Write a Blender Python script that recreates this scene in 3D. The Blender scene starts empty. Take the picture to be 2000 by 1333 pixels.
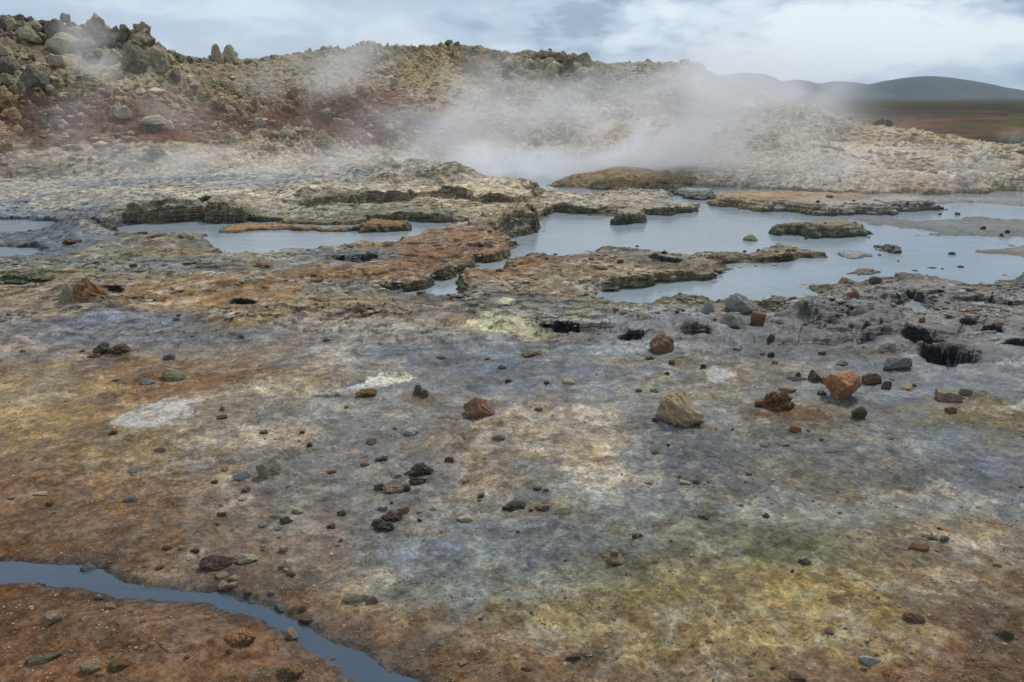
import bpy, math, random
import numpy as np
from mathutils import Vector

# ------------------------------------------------------------------ camera, sky, sun, exposure
CAMZ = 1.8
F = 1556.0            # focal length in photo pixels (2000 wide)
PITCH = math.radians(17.0)
scene = bpy.context.scene
cam_d = bpy.data.cameras.new('camera')
cam = bpy.data.objects.new('camera', cam_d)
scene.collection.objects.link(cam)
cam.location = (0, 0, CAMZ)
cam.rotation_euler = (math.pi / 2 - PITCH, 0, 0)
cam_d.sensor_width = 36
cam_d.lens = 36 * F / 2000
cam_d.clip_start = 0.05
cam_d.clip_end = 40000
cam_d.dof.use_dof = False
scene.camera = cam
scene.view_settings.view_transform = 'Standard'
scene.view_settings.look = 'None'
scene.view_settings.exposure = 0.55
scene.view_settings.gamma = 1.0
scene.render.engine = 'CYCLES'
scene.cycles.use_denoising = True
scene.cycles.max_bounces = 9
scene.cycles.diffuse_bounces = 2
scene.cycles.glossy_bounces = 2
scene.cycles.volume_bounces = 8
scene.cycles.volume_step_rate = 1.0
scene.cycles.volume_max_steps = 128

SUN_EL, SUN_AZ = 50.0, 28.0     # azimuth clockwise from +Y (view direction)
world = bpy.data.worlds.new('World')
scene.world = world
world.use_nodes = True
NT = world.node_tree
NT.nodes.clear()
class G:
    """tiny node helper"""
    def __init__(s, nt): s.nt = nt
    def n(s, t, **k):
        nd = s.nt.nodes.new(t)
        for a, v in k.items():
            if a in ('inp',): continue
            setattr(nd, a, v)
        for a, v in k.get('inp', {}).items():
            sock = nd.inputs[a]
            if hasattr(v, 'is_output') : s.nt.links.new(v, sock)
            else: sock.default_value = v
        return nd
    def link(s, a, b): s.nt.links.new(a, b)
    def math(s, op, a, b=0.0, c=None, clamp=False):
        nd = s.nt.nodes.new('ShaderNodeMath'); nd.operation = op; nd.use_clamp = clamp
        for i, v in enumerate((a, b, c)):
            if v is None: continue
            if hasattr(v, 'is_output'): s.nt.links.new(v, nd.inputs[i])
            else: nd.inputs[i].default_value = v
        return nd.outputs[0]
    def mix(s, f, a, b, mode='MIX'):
        nd = s.nt.nodes.new('ShaderNodeMix'); nd.data_type = 'RGBA'; nd.blend_type = mode
        nd.clamp_factor = True
        for nm, v in ((0, f), (6, a), (7, b)):
            if hasattr(v, 'is_output'): s.nt.links.new(v, nd.inputs[nm])
            else: nd.inputs[nm].default_value = v
        return nd.outputs[2]
    def ramp(s, f, stops, interp='LINEAR'):
        nd = s.nt.nodes.new('ShaderNodeValToRGB'); cr = nd.color_ramp; cr.interpolation = interp
        while len(cr.elements) < len(stops): cr.elements.new(0.5)
        for e, (p, c) in zip(cr.elements, stops):
            e.position = p; e.color = c if len(c) == 4 else (*c, 1)
        s.nt.links.new(f, nd.inputs[0])
        return nd.outputs[0]
    def noise(s, vec, scale, detail=4, rough=0.5, dist=0.0, typ=None):
        nd = s.nt.nodes.new('ShaderNodeTexNoise')
        if vec is not None: s.nt.links.new(vec, nd.inputs['Vector'])
        nd.inputs['Scale'].default_value = scale
        nd.inputs['Detail'].default_value = detail
        nd.inputs['Roughness'].default_value = rough
        nd.inputs['Distortion'].default_value = dist
        return nd.outputs[0]
def lin(c):
    if isinstance(c, str):
        c = [int(c[i:i+2], 16) for i in (0, 2, 4)]
    c = np.asarray(c, dtype=np.float64) / 255.0
    return np.where(c <= 0.04045, c / 12.92, ((c + 0.055) / 1.055) ** 2.4)
def lin4(c): return tuple(lin(c)) + (1.0,)

def build_sky():
    g = G(NT)
    out = g.n('ShaderNodeOutputWorld')
    sky = g.n('ShaderNodeTexSky', sky_type='NISHITA', sun_disc=False,
              sun_elevation=math.radians(SUN_EL), sun_rotation=math.radians(SUN_AZ))
    bg1 = g.n('ShaderNodeBackground'); g.link(sky.outputs[0], bg1.inputs[0]); bg1.inputs[1].default_value = 0.1
    tc = g.n('ShaderNodeTexCoord')
    sep = g.n('ShaderNodeSeparateXYZ'); g.link(tc.outputs['Generated'], sep.inputs[0])
    x, y, z = sep.outputs
    az = g.math('ARCTAN2', x, y)
    el = g.math('ARCSINE', z)
    # cloud deck coordinates: direction over (elevation + small) makes clouds bigger overhead, flat at the horizon
    cmb = g.n('ShaderNodeCombineXYZ')
    g.link(g.math('MULTIPLY', az, 1.0), cmb.inputs[0])
    g.link(g.math('MULTIPLY', g.math('POWER', g.math('MAXIMUM', g.math('ADD', el, 0.02), 0.001), 0.8), 2.1), cmb.inputs[1])
    v = cmb.outputs[0]
    mp = g.n('ShaderNodeMapping'); g.link(v, mp.inputs[0]); mp.inputs['Location'].default_value = (3.31, 1.77, 0)
    v = mp.outputs[0]
    n1 = g.noise(v, 3.2, 7, 0.52, 0.25)
    n2 = g.noise(v, 8.5, 6, 0.55, 0.3)
    n3 = g.noise(v, 22, 5, 0.6, 0.4)
    n = g.math('ADD', g.math('ADD', g.math('MULTIPLY', n1, 0.52), g.math('MULTIPLY', n2, 0.34)), g.math('MULTIPLY', n3, .14))
    # more contrast towards the right (east) of the view
    right = g.n('ShaderNodeMapRange', interpolation_type='SMOOTHSTEP', inp={'Value': az, 'From Min': -0.15, 'From Max': 0.22, 'To Min': 0.0, 'To Max': 1.0}).outputs[0]
    lowband = g.n('ShaderNodeMapRange', interpolation_type='SMOOTHSTEP', inp={'Value': el, 'From Min': 0.012, 'From Max': 0.055, 'To Min': 0.0, 'To Max': 1.0}).outputs[0]
    amp = g.math('MULTIPLY', g.math('MULTIPLY_ADD', right, 0.72, 0.28), g.math('MULTIPLY_ADD', lowband, 0.55, 0.45))
    nn = g.math('ADD', g.math('MULTIPLY', g.math('SUBTRACT', n, 0.5), g.math('MULTIPLY', amp, 4.2)), 0.56)
    # dark top corner to the right, bright band in the middle, blue-grey near horizon
    top = g.n('ShaderNodeMapRange', interpolation_type='SMOOTHSTEP', inp={'Value': el, 'From Min': 0.085, 'From Max': 0.135, 'To Min': 0.0, 'To Max': 0.42}).outputs[0]
    topr = g.n('ShaderNodeMapRange', interpolation_type='SMOOTHSTEP', inp={'Value': az, 'From Min': 0.02, 'From Max': 0.28, 'To Min': 0.15, 'To Max': 1.0}).outputs[0]
    nn = g.math('SUBTRACT', nn, g.math('MULTIPLY', top, topr))
    # the cloud deck overhead and behind is evenly bright
    high = g.n('ShaderNodeMapRange', interpolation_type='SMOOTHSTEP', inp={'Value': el, 'From Min': 0.14, 'From Max': 0.4, 'To Min': 0.0, 'To Max': 1.0}).outputs[0]
    nn = g.math('ADD', nn, g.math('MULTIPLY', high, 0.12))
    low = g.n('ShaderNodeMapRange', interpolation_type='SMOOTHSTEP', inp={'Value': el, 'From Min': 0.0, 'From Max': 0.055, 'To Min': 0.26, 'To Max': 0.0}).outputs[0]
    nn = g.math('SUBTRACT', nn, low)
    bump = g.n('ShaderNodeMapRange', interpolation_type='SMOOTHSTEP', inp={'Value': az, 'From Min': 0.0, 'From Max': 0.3, 'To Min': 0.0, 'To Max': 0.09}).outputs[0]
    nn = g.math('ADD', nn, bump)
    col = g.ramp(nn, [(0.12, lin('667a92')), (0.34, lin('8b9eb4')), (0.50, lin('aebdd0')), (0.64, lin('cad5e1')), (0.84, lin('dde4ea'))], 'EASE')
    bg2 = g.n('ShaderNodeBackground'); g.link(col, bg2.inputs[0]); bg2.inputs[1].default_value = 0.84
    ms = g.n('ShaderNodeMixShader'); ms.inputs[0].default_value = 0.93
    g.link(bg1.outputs[0], ms.inputs[1]); g.link(bg2.outputs[0], ms.inputs[2])
    g.link(ms.outputs[0], out.inputs[0])
build_sky()

sun_d = bpy.data.lights.new('sun', 'SUN')
sun_d.energy = 1.9; sun_d.angle = math.radians(12); sun_d.color = (1.0, 0.95, 0.88)
sun = bpy.data.objects.new('sun', sun_d); scene.collection.objects.link(sun)
_a, _e = math.radians(SUN_AZ), math.radians(SUN_EL)
sdir = Vector((math.sin(_a) * math.cos(_e), math.cos(_a) * math.cos(_e), math.sin(_e)))
sun.rotation_euler = sdir.to_track_quat('Z', 'Y').to_euler()
ALB = 1.0 * np.array([.96, .865, .735])      # photo tone (linear) -> albedo under this light

# ------------------------------------------------------------------ numpy noise
rs = np.random.RandomState(11)
PERM = np.concatenate([rs.permutation(256)] * 2).astype(np.int32)
ANG = (np.arange(256) * (2 * np.pi / 256)).astype(np.float32)
GX, GY = np.cos(ANG), np.sin(ANG)
def pn(x, y, seed=0):
    x = np.asarray(x, np.float64); y = np.asarray(y, np.float64)
    xf, yf = np.floor(x), np.floor(y)
    xi, yi = xf.astype(np.int64) + seed * 37, yf.astype(np.int64) + seed * 91
    fx, fy = (x - xf).astype(np.float32), (y - yf).astype(np.float32)
    u = fx * fx * fx * (fx * (fx * 6 - 15) + 10); v = fy * fy * fy * (fy * (fy * 6 - 15) + 10)
    x0, x1, y0, y1 = xi & 255, (xi + 1) & 255, yi & 255, (yi + 1) & 255
    def gr(a, b, dx, dy):
        h = PERM[PERM[a] + b]
        return GX[h] * dx + GY[h] * dy
    a = gr(x0, y0, fx, fy); b = gr(x1, y0, fx - 1, fy)
    c = gr(x0, y1, fx, fy - 1); d = gr(x1, y1, fx - 1, fy - 1)
    ab = a + u * (b - a); cd = c + u * (d - c)
    return (ab + v * (cd - ab)) * 1.41
def fbm(x, y, s, o=4, seed=0, g=0.5):
    """s = size in metres of the largest features; result about -1..1"""
    r = 0; a = 1; t = 0; f = 1.0 / s
    for i in range(o):
        r = r + a * pn(x * f, y * f, seed + i); t += a; a *= g; f *= 2.03
    return r / t * 1.5
def ridged(x, y, s, o=4, seed=0, g=0.5):
    r = 0; a = 1; t = 0; f = 1.0 / s
    for i in range(o):
        r = r + a * (1 - 2 * np.abs(pn(x * f, y * f, seed + i))); t += a; a *= g; f *= 2.1
    return r / t
def cell(x, y, s, seed=0):
    """worley: F1 distance, F2-F1 and a random value per cell"""
    X, Y = x / s, y / s
    xf, yf = np.floor(X), np.floor(Y)
    b1 = np.full(X.shape, 9.0, np.float32); b2 = b1.copy(); rv = np.zeros(X.shape, np.float32)
    for dx in (-1, 0, 1):
        for dy in (-1, 0, 1):
            ci = (xf + dx).astype(np.int64) + seed * 53; cj = (yf + dy).astype(np.int64) + seed * 29
            h = PERM[PERM[ci & 255] + (cj & 255)]; h2 = PERM[h + 17]; h3 = PERM[h + 101]
            d = np.hypot(xf + dx + h / 255.0 - X, yf + dy + h2 / 255.0 - Y).astype(np.float32)
            m = d < b1
            b2 = np.where(m, b1, np.minimum(b2, d)); rv = np.where(m, h3 / 255.0, rv); b1 = np.where(m, d, b1)
    return b1, b2 - b1, rv
def ss(a, b, x):
    t = np.clip((x - a) / (b - a), 0, 1)
    return t * t * (3 - 2 * t)
def mixv(a, b, t): return a + (b - a) * t

# ------------------------------------------------------------------ photo pixel <-> world
CP, SP = math.cos(PITCH), math.sin(PITCH)
def proj(x, y, z):
    zc = z - CAMZ
    fwd = y * CP - zc * SP
    up = y * SP + zc * CP
    fwd = np.maximum(fwd, 0.05)
    return 1000 + F * x / fwd, 666.5 - F * up / fwd
def ray(px, py):
    u = (np.asarray(px, float) - 1000) / F; v = (666.5 - np.asarray(py, float)) / F
    d = np.stack([u, CP + v * SP, -SP + v * CP], -1)
    return d / np.linalg.norm(d, axis=-1, keepdims=True)
def onz(px, py, z=0.0):
    d = ray(px, py); t = (z - CAMZ) / d[..., 2]
    return d[..., 0] * t, d[..., 1] * t

# ------------------------------------------------------------------ traced outlines (photo pixels)
POOL_A = [(752,580),(800,586),(850,589),(890,587),(905,590),(890,574),(892,556),(900,546),(902,540),(940,537),(956,537),(976,527),(990,517),(1014,511),(1036,505),(1070,505),(1100,506),(1146,504),(1160,493),(1188,484),(1220,485),(1248,491),(1280,495),(1308,499),(1322,503),(1338,504),(1344,500),(1368,501),(1400,501),(1454,499),(1480,493),(1500,491),(1525,488),(1557,488),(1575,495),(1610,500),(1622,502),(1595,505),(1572,504),(1550,511),(1525,515),(1500,516),(1420,516),(1400,511),(1378,512),(1424,522),(1420,532),(1390,551),(1360,551),(1320,550),(1284,550),(1282,557),(1266,563),(1228,566),(1212,569),(1168,571),(1160,581),(1184,592),(1208,597),(1272,597),(1284,590),(1310,590),(1380,591),(1428,590),(1480,590),(1545,590),(1575,588),(1595,582),(1607,575),(1580,565),(1572,556),(1600,559),(1617,562),(1635,557),(1650,556),(1662,561),(1685,561),(1702,555),(1720,552),(1742,554),(1746,545),(1780,542),(1800,550),(1825,551),(1850,555),(1890,555),(1920,557),(1940,556),(1965,550),(1975,542),(2000,539),(2250,536),(2250,377),(2050,377),(1980,374),(1900,378),(1820,381),(1750,379),(1640,378),(1560,374),(1450,368),(1380,364),(1320,362),(1280,352),(1200,335),(1150,328),(1050,325),(950,325),(900,333),(872,343),(900,350),(975,357),(1037,370),(1057,373),(1100,376),(1126,384),(1148,389),(1162,383),(1184,380),(1220,377),(1280,376),(1314,378),(1318,386),(1312,396),(1335,400),(1362,402),(1364,413),(1358,417),(1300,421),(1252,420),(1180,423),(1150,419),(1100,416),(1075,415),(1066,427),(1052,434),(1052,450),(1036,460),(1004,463),(997,467),(1010,480),(995,485),(996,493),(996,505),(968,510),(942,514),(920,524),(892,538),(868,549),(850,550),(854,559),(824,570),(774,573),(754,576)]
POOL_B = [(200,463),(222,448),(235,443),(260,441),(295,440),(350,436),(392,432),(437,436),(470,438),(500,436),(540,434),(575,437),(600,440),(682,440),(715,434),(750,430),(795,434),(850,435),(895,436),(920,437),(900,444),(862,449),(820,461),(775,474),(755,477),(707,478),(675,485),(645,489),(615,490),(600,489),(550,488),(522,496),(507,501),(445,499),(425,488),(395,477),(350,468),(305,468),(287,469),(240,476),(205,470)]
POOL_C = [(1762,590),(1775,587),(1790,589),(1794,600),(1812,614),(1800,622),(1770,621),(1761,611)]
POOL_D = [(1872,562),(1890,558),(1910,563),(1900,571),(1884,570)]
POOL_E = [(1868,579),(1880,577),(1902,579),(1890,582)]
POOL_F = [(1910,594),(1935,593),(1974,607),(1962,610),(1938,603)]
POOL_G = [(1490,612),(1500,607),(1535,613),(1540,618),(1515,626),(1497,629)]
POOL_H = [(-140,436),(0,430),(60,428),(118,438),(128,447),(90,455),(20,458),(-140,460)]
POOL_I = [(-120,486),(10,483),(70,486),(92,494),(50,502),(-20,505),(-120,506)]
POOL_J = [(2010,566),(2060,560),(2200,560),(2200,580),(2060,580),(2005,574)]
POOLS = [POOL_H, POOL_I, POOL_J, POOL_A, POOL_B, POOL_C, POOL_D, POOL_E, POOL_F, POOL_G]
# islands: name, label, category, polygon, height, edge width
ISL = [
 ('rock_island','long low rock island with flat peach top and pale grey front across the big pool','rock island',[(1388,398),(1400,390),(1430,386),(1500,386),(1600,388),(1700,394),(1800,402),(1845,409),(1760,415),(1720,421),(1640,421),(1600,421),(1560,417),(1500,414),(1450,409),(1395,403)],0.16,0.22),
 ('mud_flat','wide flat grey mud bank with shallow puddles at the right end of the pool','mud bank',[(1632,426),(1650,422),(1720,426),(1740,422),(1800,430),(1850,424),(1900,419),(1960,428),(2060,430),(2300,434),(2300,466),(2000,466),(1950,470),(1900,466),(1850,468),(1800,466),(1775,462),(1790,454),(1750,448),(1700,441),(1660,434),(1640,431)],0.028,0.5),
 ('rock_island','hump backed grey rock island with crusty top, alone in mid pool','rock island',[(1500,456),(1510,450),(1570,448),(1600,445),(1640,445),(1680,450),(1697,457),(1690,463),(1640,467),(1590,467),(1540,462),(1505,461)],0.15,0.2),
 ('rock_island','thin flat grey slab of rock level with the water, right of the jutting rocky strip','rock island',[(1628,496),(1650,493),(1690,492),(1694,500),(1660,503),(1635,502)],0.04,0.1),
 ('rock_island','small brown pointed rock island trailing a thin tail to the left','rock island',[(1712,484),(1735,486),(1752,483),(1767,490),(1765,495),(1745,494)],0.075,0.12),
 ('rock_island','small grey rock island with a brown crust, nearest the rugged near shore','rock island',[(1652,535),(1675,536),(1680,530),(1700,528),(1716,532),(1716,536),(1700,539),(1670,538)],0.06,0.12),
 ('rock_block','square grey block of rock standing in the water in front of the ledge','rock block',[(1201,432),(1206,424),(1228,421),(1251,424),(1255,436),(1230,438),(1202,437)],0.15,0.06),
 ('mud_spit','low brown mud spit reaching into the pool from the right edge below the grey bank','mud bank',[(1872,490),(1920,487),(1960,480),(2000,478),(2300,478),(2300,509),(2000,508),(1960,501),(1900,496)],0.03,0.35),
 ('rock_mound','orange and ochre mound rising out of the steaming back pool','rock mound',[(1068,363),(1110,352),(1150,343),(1200,341),(1280,345),(1330,351),(1352,362),(1320,370),(1250,373),(1180,373),(1140,366),(1100,368)],0.25,0.9),
 ('rock_island','broken grey rock shelf between the orange mound and the long peach island','rock island',[(1318,376),(1335,374),(1390,379),(1398,384),(1388,391),(1350,391),(1325,384)],0.12,0.2),
 ('rock_island','small pale rock half hidden by steam in the back pool','rock island',[(982,343),(1000,338),(1030,341),(1025,346),(990,347)],0.16,0.25),
 ('rock_spit','low rust coloured rock spit lying along the left pool','rock island',[(428,452),(462,443),(500,440),(560,445),(620,446),(690,448),(700,451),(640,452),(560,450),(520,451),(470,457),(432,459)],0.055,0.1),
 ('rock_island','knobbly orange topped rock at the right end of the left pool','rock island',[(692,450),(715,443),(735,439),(770,440),(800,447),(795,452),(760,455),(720,456),(700,455)],0.11,0.16),
 ('mud_flat','thin grey mud bank along the far right shore below the pale slope','mud bank',[(1660,386),(1750,383),(1850,386),(2000,388),(2300,390),(2300,408),(2000,405),(1930,400),(1850,399),(1760,395)],0.03,0.4),
]
STREAM_T = [(-400,1110),(-100,1100),(0,1095),(70,1097),(133,1100),(158,1110),(196,1123),(245,1134),(298,1146),(350,1153),(420,1158),(466,1171),(518,1188),(567,1206),(610,1230),(658,1258),(700,1276),(737,1297),(790,1316),(818,1333),(900,1390),(960,1500)]
STREAM_B = [(820,1500),(760,1390),(735,1333),(697,1314),(658,1286),(613,1255),(578,1234),(525,1210),(473,1195),(420,1183),(350,1171),(298,1164),(245,1152),(193,1143),(140,1141),(52,1129),(0,1127),(-100,1130),(-400,1150)]
def wpoly(P, z=0.0):
    P = np.array(P, float); x, y = onz(P[:, 0], P[:, 1], z)
    return np.stack([x, y], 1)
def sdf(x, y, W, margin=1.5):
    """signed distance to polygon W (world), negative inside; margin where not near"""
    out = np.full(x.shape, margin, np.float64)
    lo = W.min(0) - margin; hi = W.max(0) + margin
    m = (x > lo[0]) & (x < hi[0]) & (y > lo[1]) & (y < hi[1])
    if not m.any(): return out
    px, py = x[m], y[m]
    d2 = np.full(px.shape, 1e9); ins = np.zeros(px.shape, bool)
    n = len(W)
    for i in range(n):
        ax, ay = W[i]; bx, by = W[(i + 1) % n]
        ex, ey = bx - ax, by - ay
        wx, wy = px - ax, py - ay
        t = np.clip((wx * ex + wy * ey) / (ex * ex + ey * ey + 1e-12), 0, 1)
        d2 = np.minimum(d2, (wx - ex * t) ** 2 + (wy - ey * t) ** 2)
        c = (ay > py) != (by > py)
        if c.any():
            with np.errstate(divide='ignore', invalid='ignore'):
                ins ^= c & (px < (bx - ax) * (py - ay) / (by - ay + 1e-15) + ax)
    d = np.sqrt(d2); d = np.where(ins, -d, np.minimum(d, margin))
    out[m] = d
    return out
WP = [wpoly(p) for p in POOLS]
WI = [wpoly(i[3]) for i in ISL]
GS = 0.13
WS = wpoly(STREAM_T + STREAM_B, GS)

def gb(U, V, cx, cy, rx, ry, rot=0.0):
    c, s = math.cos(math.radians(rot)), math.sin(math.radians(rot))
    du, dv = U - cx, V - cy
    return np.exp(-(((du * c + dv * s) / rx) ** 2 + ((-du * s + dv * c) / ry) ** 2))

# shore height: blobs in chart pixels
SHORE_H = [(20,445,200,40,-.045),(20,494,160,20,-.045),(320,425,110,26,.20),(430,420,45,26,.20),(160,450,70,26,.10),(640,425,90,20,-.03),(800,415,80,22,.09),(1000,438,60,22,.14),(1040,460,40,18,.05),(960,500,50,18,.07),
 (880,540,60,14,.10),(720,560,60,14,.05),(1110,405,90,20,.10),(1310,408,90,14,.06),(1320,535,90,14,.05),(1230,555,70,12,.07),(940,555,40,14,.04),(1420,505,80,12,-.01),
 (1400,590,250,10,-.035),(1000,500,90,10,-.03),(1200,480,100,10,-.025),(700,487,120,8,-.03),(330,466,60,8,.03),(560,488,40,8,.0),(1700,555,100,14,.0),(1800,545,60,10,.02),(950,352,140,10,-.02),(1900,375,250,10,-.05),(1480,372,200,10,-.05),(2000,560,120,20,-.03)]
# bumps on the land: cx, cy, rx, ry, height (m)
BUMPS = [(162,580,48,22,.05),(480,566,70,16,.05),(300,470,90,18,.05),(170,455,55,16,.09),(60,470,40,12,.05),(515,512,25,8,.05),(618,542,22,7,.04),(520,565,25,8,.03),(600,560,40,10,.03),
 (215,690,40,9,.012),(330,735,40,10,.012),(455,625,35,10,.02),(740,612,26,8,.012),(1300,600,140,12,.05),(1560,660,90,14,.05),(1600,615,120,14,.06),(1730,560,50,10,.05),(1640,558,30,8,.05),(1580,600,60,10,.04),
 (1760,655,80,12,.06),(1780,690,80,22,.03),(1900,640,80,14,.05),(1860,575,80,14,.04),(800,365,150,10,.02),(790,342,40,8,.06),(150,425,60,12,.06),(1020,430,45,9,.05),(860,520,60,10,.03),(1100,520,60,12,.03),(1215,545,40,10,.03),
 (465,1270,60,26,.02),(560,1320,60,24,.02),(200,1320,90,30,.015),(525,925,60,14,.008),(280,1220,200,50,.02),(0,1230,200,60,.02),(1330,830,80,20,.006),(690,1150,60,30,.01),
 (470,335,60,8,.1),(240,330,60,8,.08),(60,650,60,14,.02),(1325,640,80,12,.04),(1290,625,50,8,.04)]
# holes: cx, cy, rx, ry, depth (m), darkness
HOLES = [(690,503,44,10,.10,.9),(1092,628,34,7,.14,1),(1150,635,50,8,.05,.6),(1232,657,26,6,.12,1),(1360,650,30,8,.07,.8),(1300,505,30,6,.07,.95),(1850,700,58,15,.13,.95),(1800,672,40,12,.10,.8),(1985,674,30,6,.09,.9),
 (475,593,24,5,.10,1),(218,575,22,6,.08,.9),(935,482,24,6,.06,.8),(375,520,14,3,.05,.9),(330,538,14,2.5,.04,.8),(1700,668,50,7,.04,.75),(1640,658,50,8,.04,.5),(1900,640,28,9,.06,.95),(1930,652,30,6,.06,.9),(1880,622,30,6,.05,.85),
 (1770,640,22,4,.05,.8),(1800,598,10,5,.05,.9),(1840,570,30,5,.03,.7),(1940,585,80,5,.04,.75),(1500,612,30,7,.03,.5),(400,398,12,8,.12,.8),(130,414,16,2.5,.05,.9),(170,445,26,8,.05,.9),(640,775,26,3,.02,.6),(765,735,22,3,.018,.5),(1730,515,1,1,0,0),
 (870,500,1,1,0,0),(1560,650,40,6,.04,.6),(1700,650,60,5,.03,.5),(560,741,3,1,0,0),(1840,785,8,3,.02,.8),(1305,570,1,1,0,0)]
# raised benches on land: polygon of the foot of the step, height, edge width
RAISE = [([(500,402),(560,405),(620,407),(690,404),(745,402),(790,404),(830,392),(900,398),(960,405),(1010,402),(1050,398),(1060,380),(900,352),(700,340),(480,330),(460,380)],0.13,0.14),
 ([(690,383),(740,386),(776,383),(800,376),(845,378),(895,375),(912,366),(905,352),(800,335),(640,345),(670,372)],0.045,0.2),
 ([(912,447),(920,438),(962,427),(1040,424),(1052,432),(1052,450),(1000,460),(960,450)],0.08,0.1),
 ([(235,430),(330,420),(395,412),(440,418),(480,425),(520,408),(540,330),(150,330),(160,410),(200,425)],0.05,0.12),
 ([(1385,500),(1420,515),(1440,508),(1500,512),(1560,505),(1560,492),(1500,495),(1400,502)],0.02,0.06),
 ([(1380,590),(1450,600),(1560,612),(1640,640),(1730,650),(1790,640),(1750,600),(1690,575),(1600,575),(1500,590)],0.04,0.1),
 ([(1480,680),(1560,690),(1640,672),(1680,650),(1600,645),(1500,652)],0.03,0.06),
 ([(1700,700),(1780,712),(1800,690),(1790,660),(1730,650),(1650,668)],0.035,0.08)]
RFADE = [(480,640,2000,2400,9),(650,700,900,930,3),(0,1,2000,2001,9),(150,270,470,540,3),(0,1,3000,3001,9),(1380,1480,1760,1800,9),(1480,1520,3000,3001,9),(1690,1730,3000,3001,9)]
WR = [(wpoly(p, 0.1), h, w) for p, h, w in RAISE]

SKY_X = [-700,-300,0,40,75,110,150,210,255,285,300,330,370,410,480,540,600,640,700,760,830,880,920,960,1010,1050,1100,1150,1175,1230,1290,1340,1400,1450,1500,1550,1600,1650,1700,1750,1800,1850,1900,1950,2000,2100,2400,2900]
SKY_Y = [40,40,46,46,58,58,56,66,62,62,88,108,118,118,122,112,106,99,101,98,96,91,93,103,106,107,116,122,128,125,126,134,154,168,192,207,227,240,250,256,263,275,282,288,291,297,310,330]
RR_X = [-700,0,300,480,700,880,1100,1300,1500,1700,2000,2900]
RR_R = [27,26.5,27,30,31,32,32,32,31,30,27,24]
BR_X = [-700,0,300,500,700,850,1000,1100,1250,1400,1550,1700,2000,2900]
BR_Y = [352,348,342,336,325,306,300,304,316,330,342,352,356,360]
def prep_hill():
    # sample skyline -> (theta, ridge radius, ridge height), foot -> (theta, radius)
    X = np.arange(-700, 2901, 20.0)
    d = ray(X, np.interp(X, SKY_X, SKY_Y)); R = np.interp(X, RR_X, RR_R)
    hor = np.hypot(d[:, 0], d[:, 1])
    th = np.arctan2(d[:, 0], d[:, 1]); z = CAMZ + d[:, 2] / hor * R
    d2 = ray(X, np.interp(X, BR_X, BR_Y)); h2 = np.hypot(d2[:, 0], d2[:, 1])
    rb = h2 * (0.26 - CAMZ) / d2[:, 2]; th2 = np.arctan2(d2[:, 0], d2[:, 1])
    return th, R, z, th2, rb
HT, HR, HZ, FT, FR = prep_hill()
PLAIN = -2.0
def nominal(x, y):
    """smooth ground shape without small relief"""
    r = np.hypot(x, y); th = np.arctan2(x, y)
    rr = np.interp(th, HT, HR); hz = np.interp(th, HT, HZ); rb = np.interp(th, FT, FR)
    back = ss(1.15, 1.7, np.abs(th))
    g0 = 0.13 - 0.03 * ss(4, 7, r) + 0.16 * ss(11.5, 16.5, r)
    t = np.clip((r - rb) / (rr - rb), 0, 1)
    s = t ** 1.15 * (1 - 0.12 * np.sin(np.pi * t))
    z = np.where(r < rb, g0, 0.26 + (hz - 0.26) * s)
    z = np.where(r < rb, g0, np.maximum(z, np.minimum(g0, hz)))
    fall = ss(0, 1, (r - rr) / 26.0)
    roundoff = np.clip(r - rr, 0, None)
    z = np.where(r > rr, hz + (PLAIN - hz) * fall - 0.0 * roundoff, z)
    far = np.where(r > 50, PLAIN + 0.2 * ss(60, 300, r), z)
    z = np.where(r > 60, far, z)
    zb = np.where(r < 14, 0.13, 0.13 + (PLAIN - 0.13) * ss(14, 60, r))
    z = mixv(z, zb, back)
    return z, t * (1 - back), r, th, rr, rb

def water_D(x, y):
    """signed distance, + on land, - in water; id of nearest island"""
    r = np.hypot(x, y)
    k = np.clip(r / 10.0, 0.3, 2.2)
    wx = x + k * (0.10 * fbm(x, y, 0.55, 3, 5) + 0.06 * fbm(x, y, 0.16, 3, 8, .6))
    wy = y + k * (0.15 * fbm(x, y, 0.6, 3, 15) + 0.08 * fbm(x, y, 0.16, 3, 18, .6))
    D = np.full(x.shape, 1.5)
    for W in WP: D = np.minimum(D, sdf(wx, wy, W))
    I = np.full(x.shape, -1); DI = np.full(x.shape, 9.0)
    for i, W in enumerate(WI):
        d = sdf(wx, wy, W, 0.8)
        m = d < DI
        DI = np.where(m, d, DI); I = np.where(m & (d < 0.45), i, I)
    return D, DI, I, wx, wy

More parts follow.
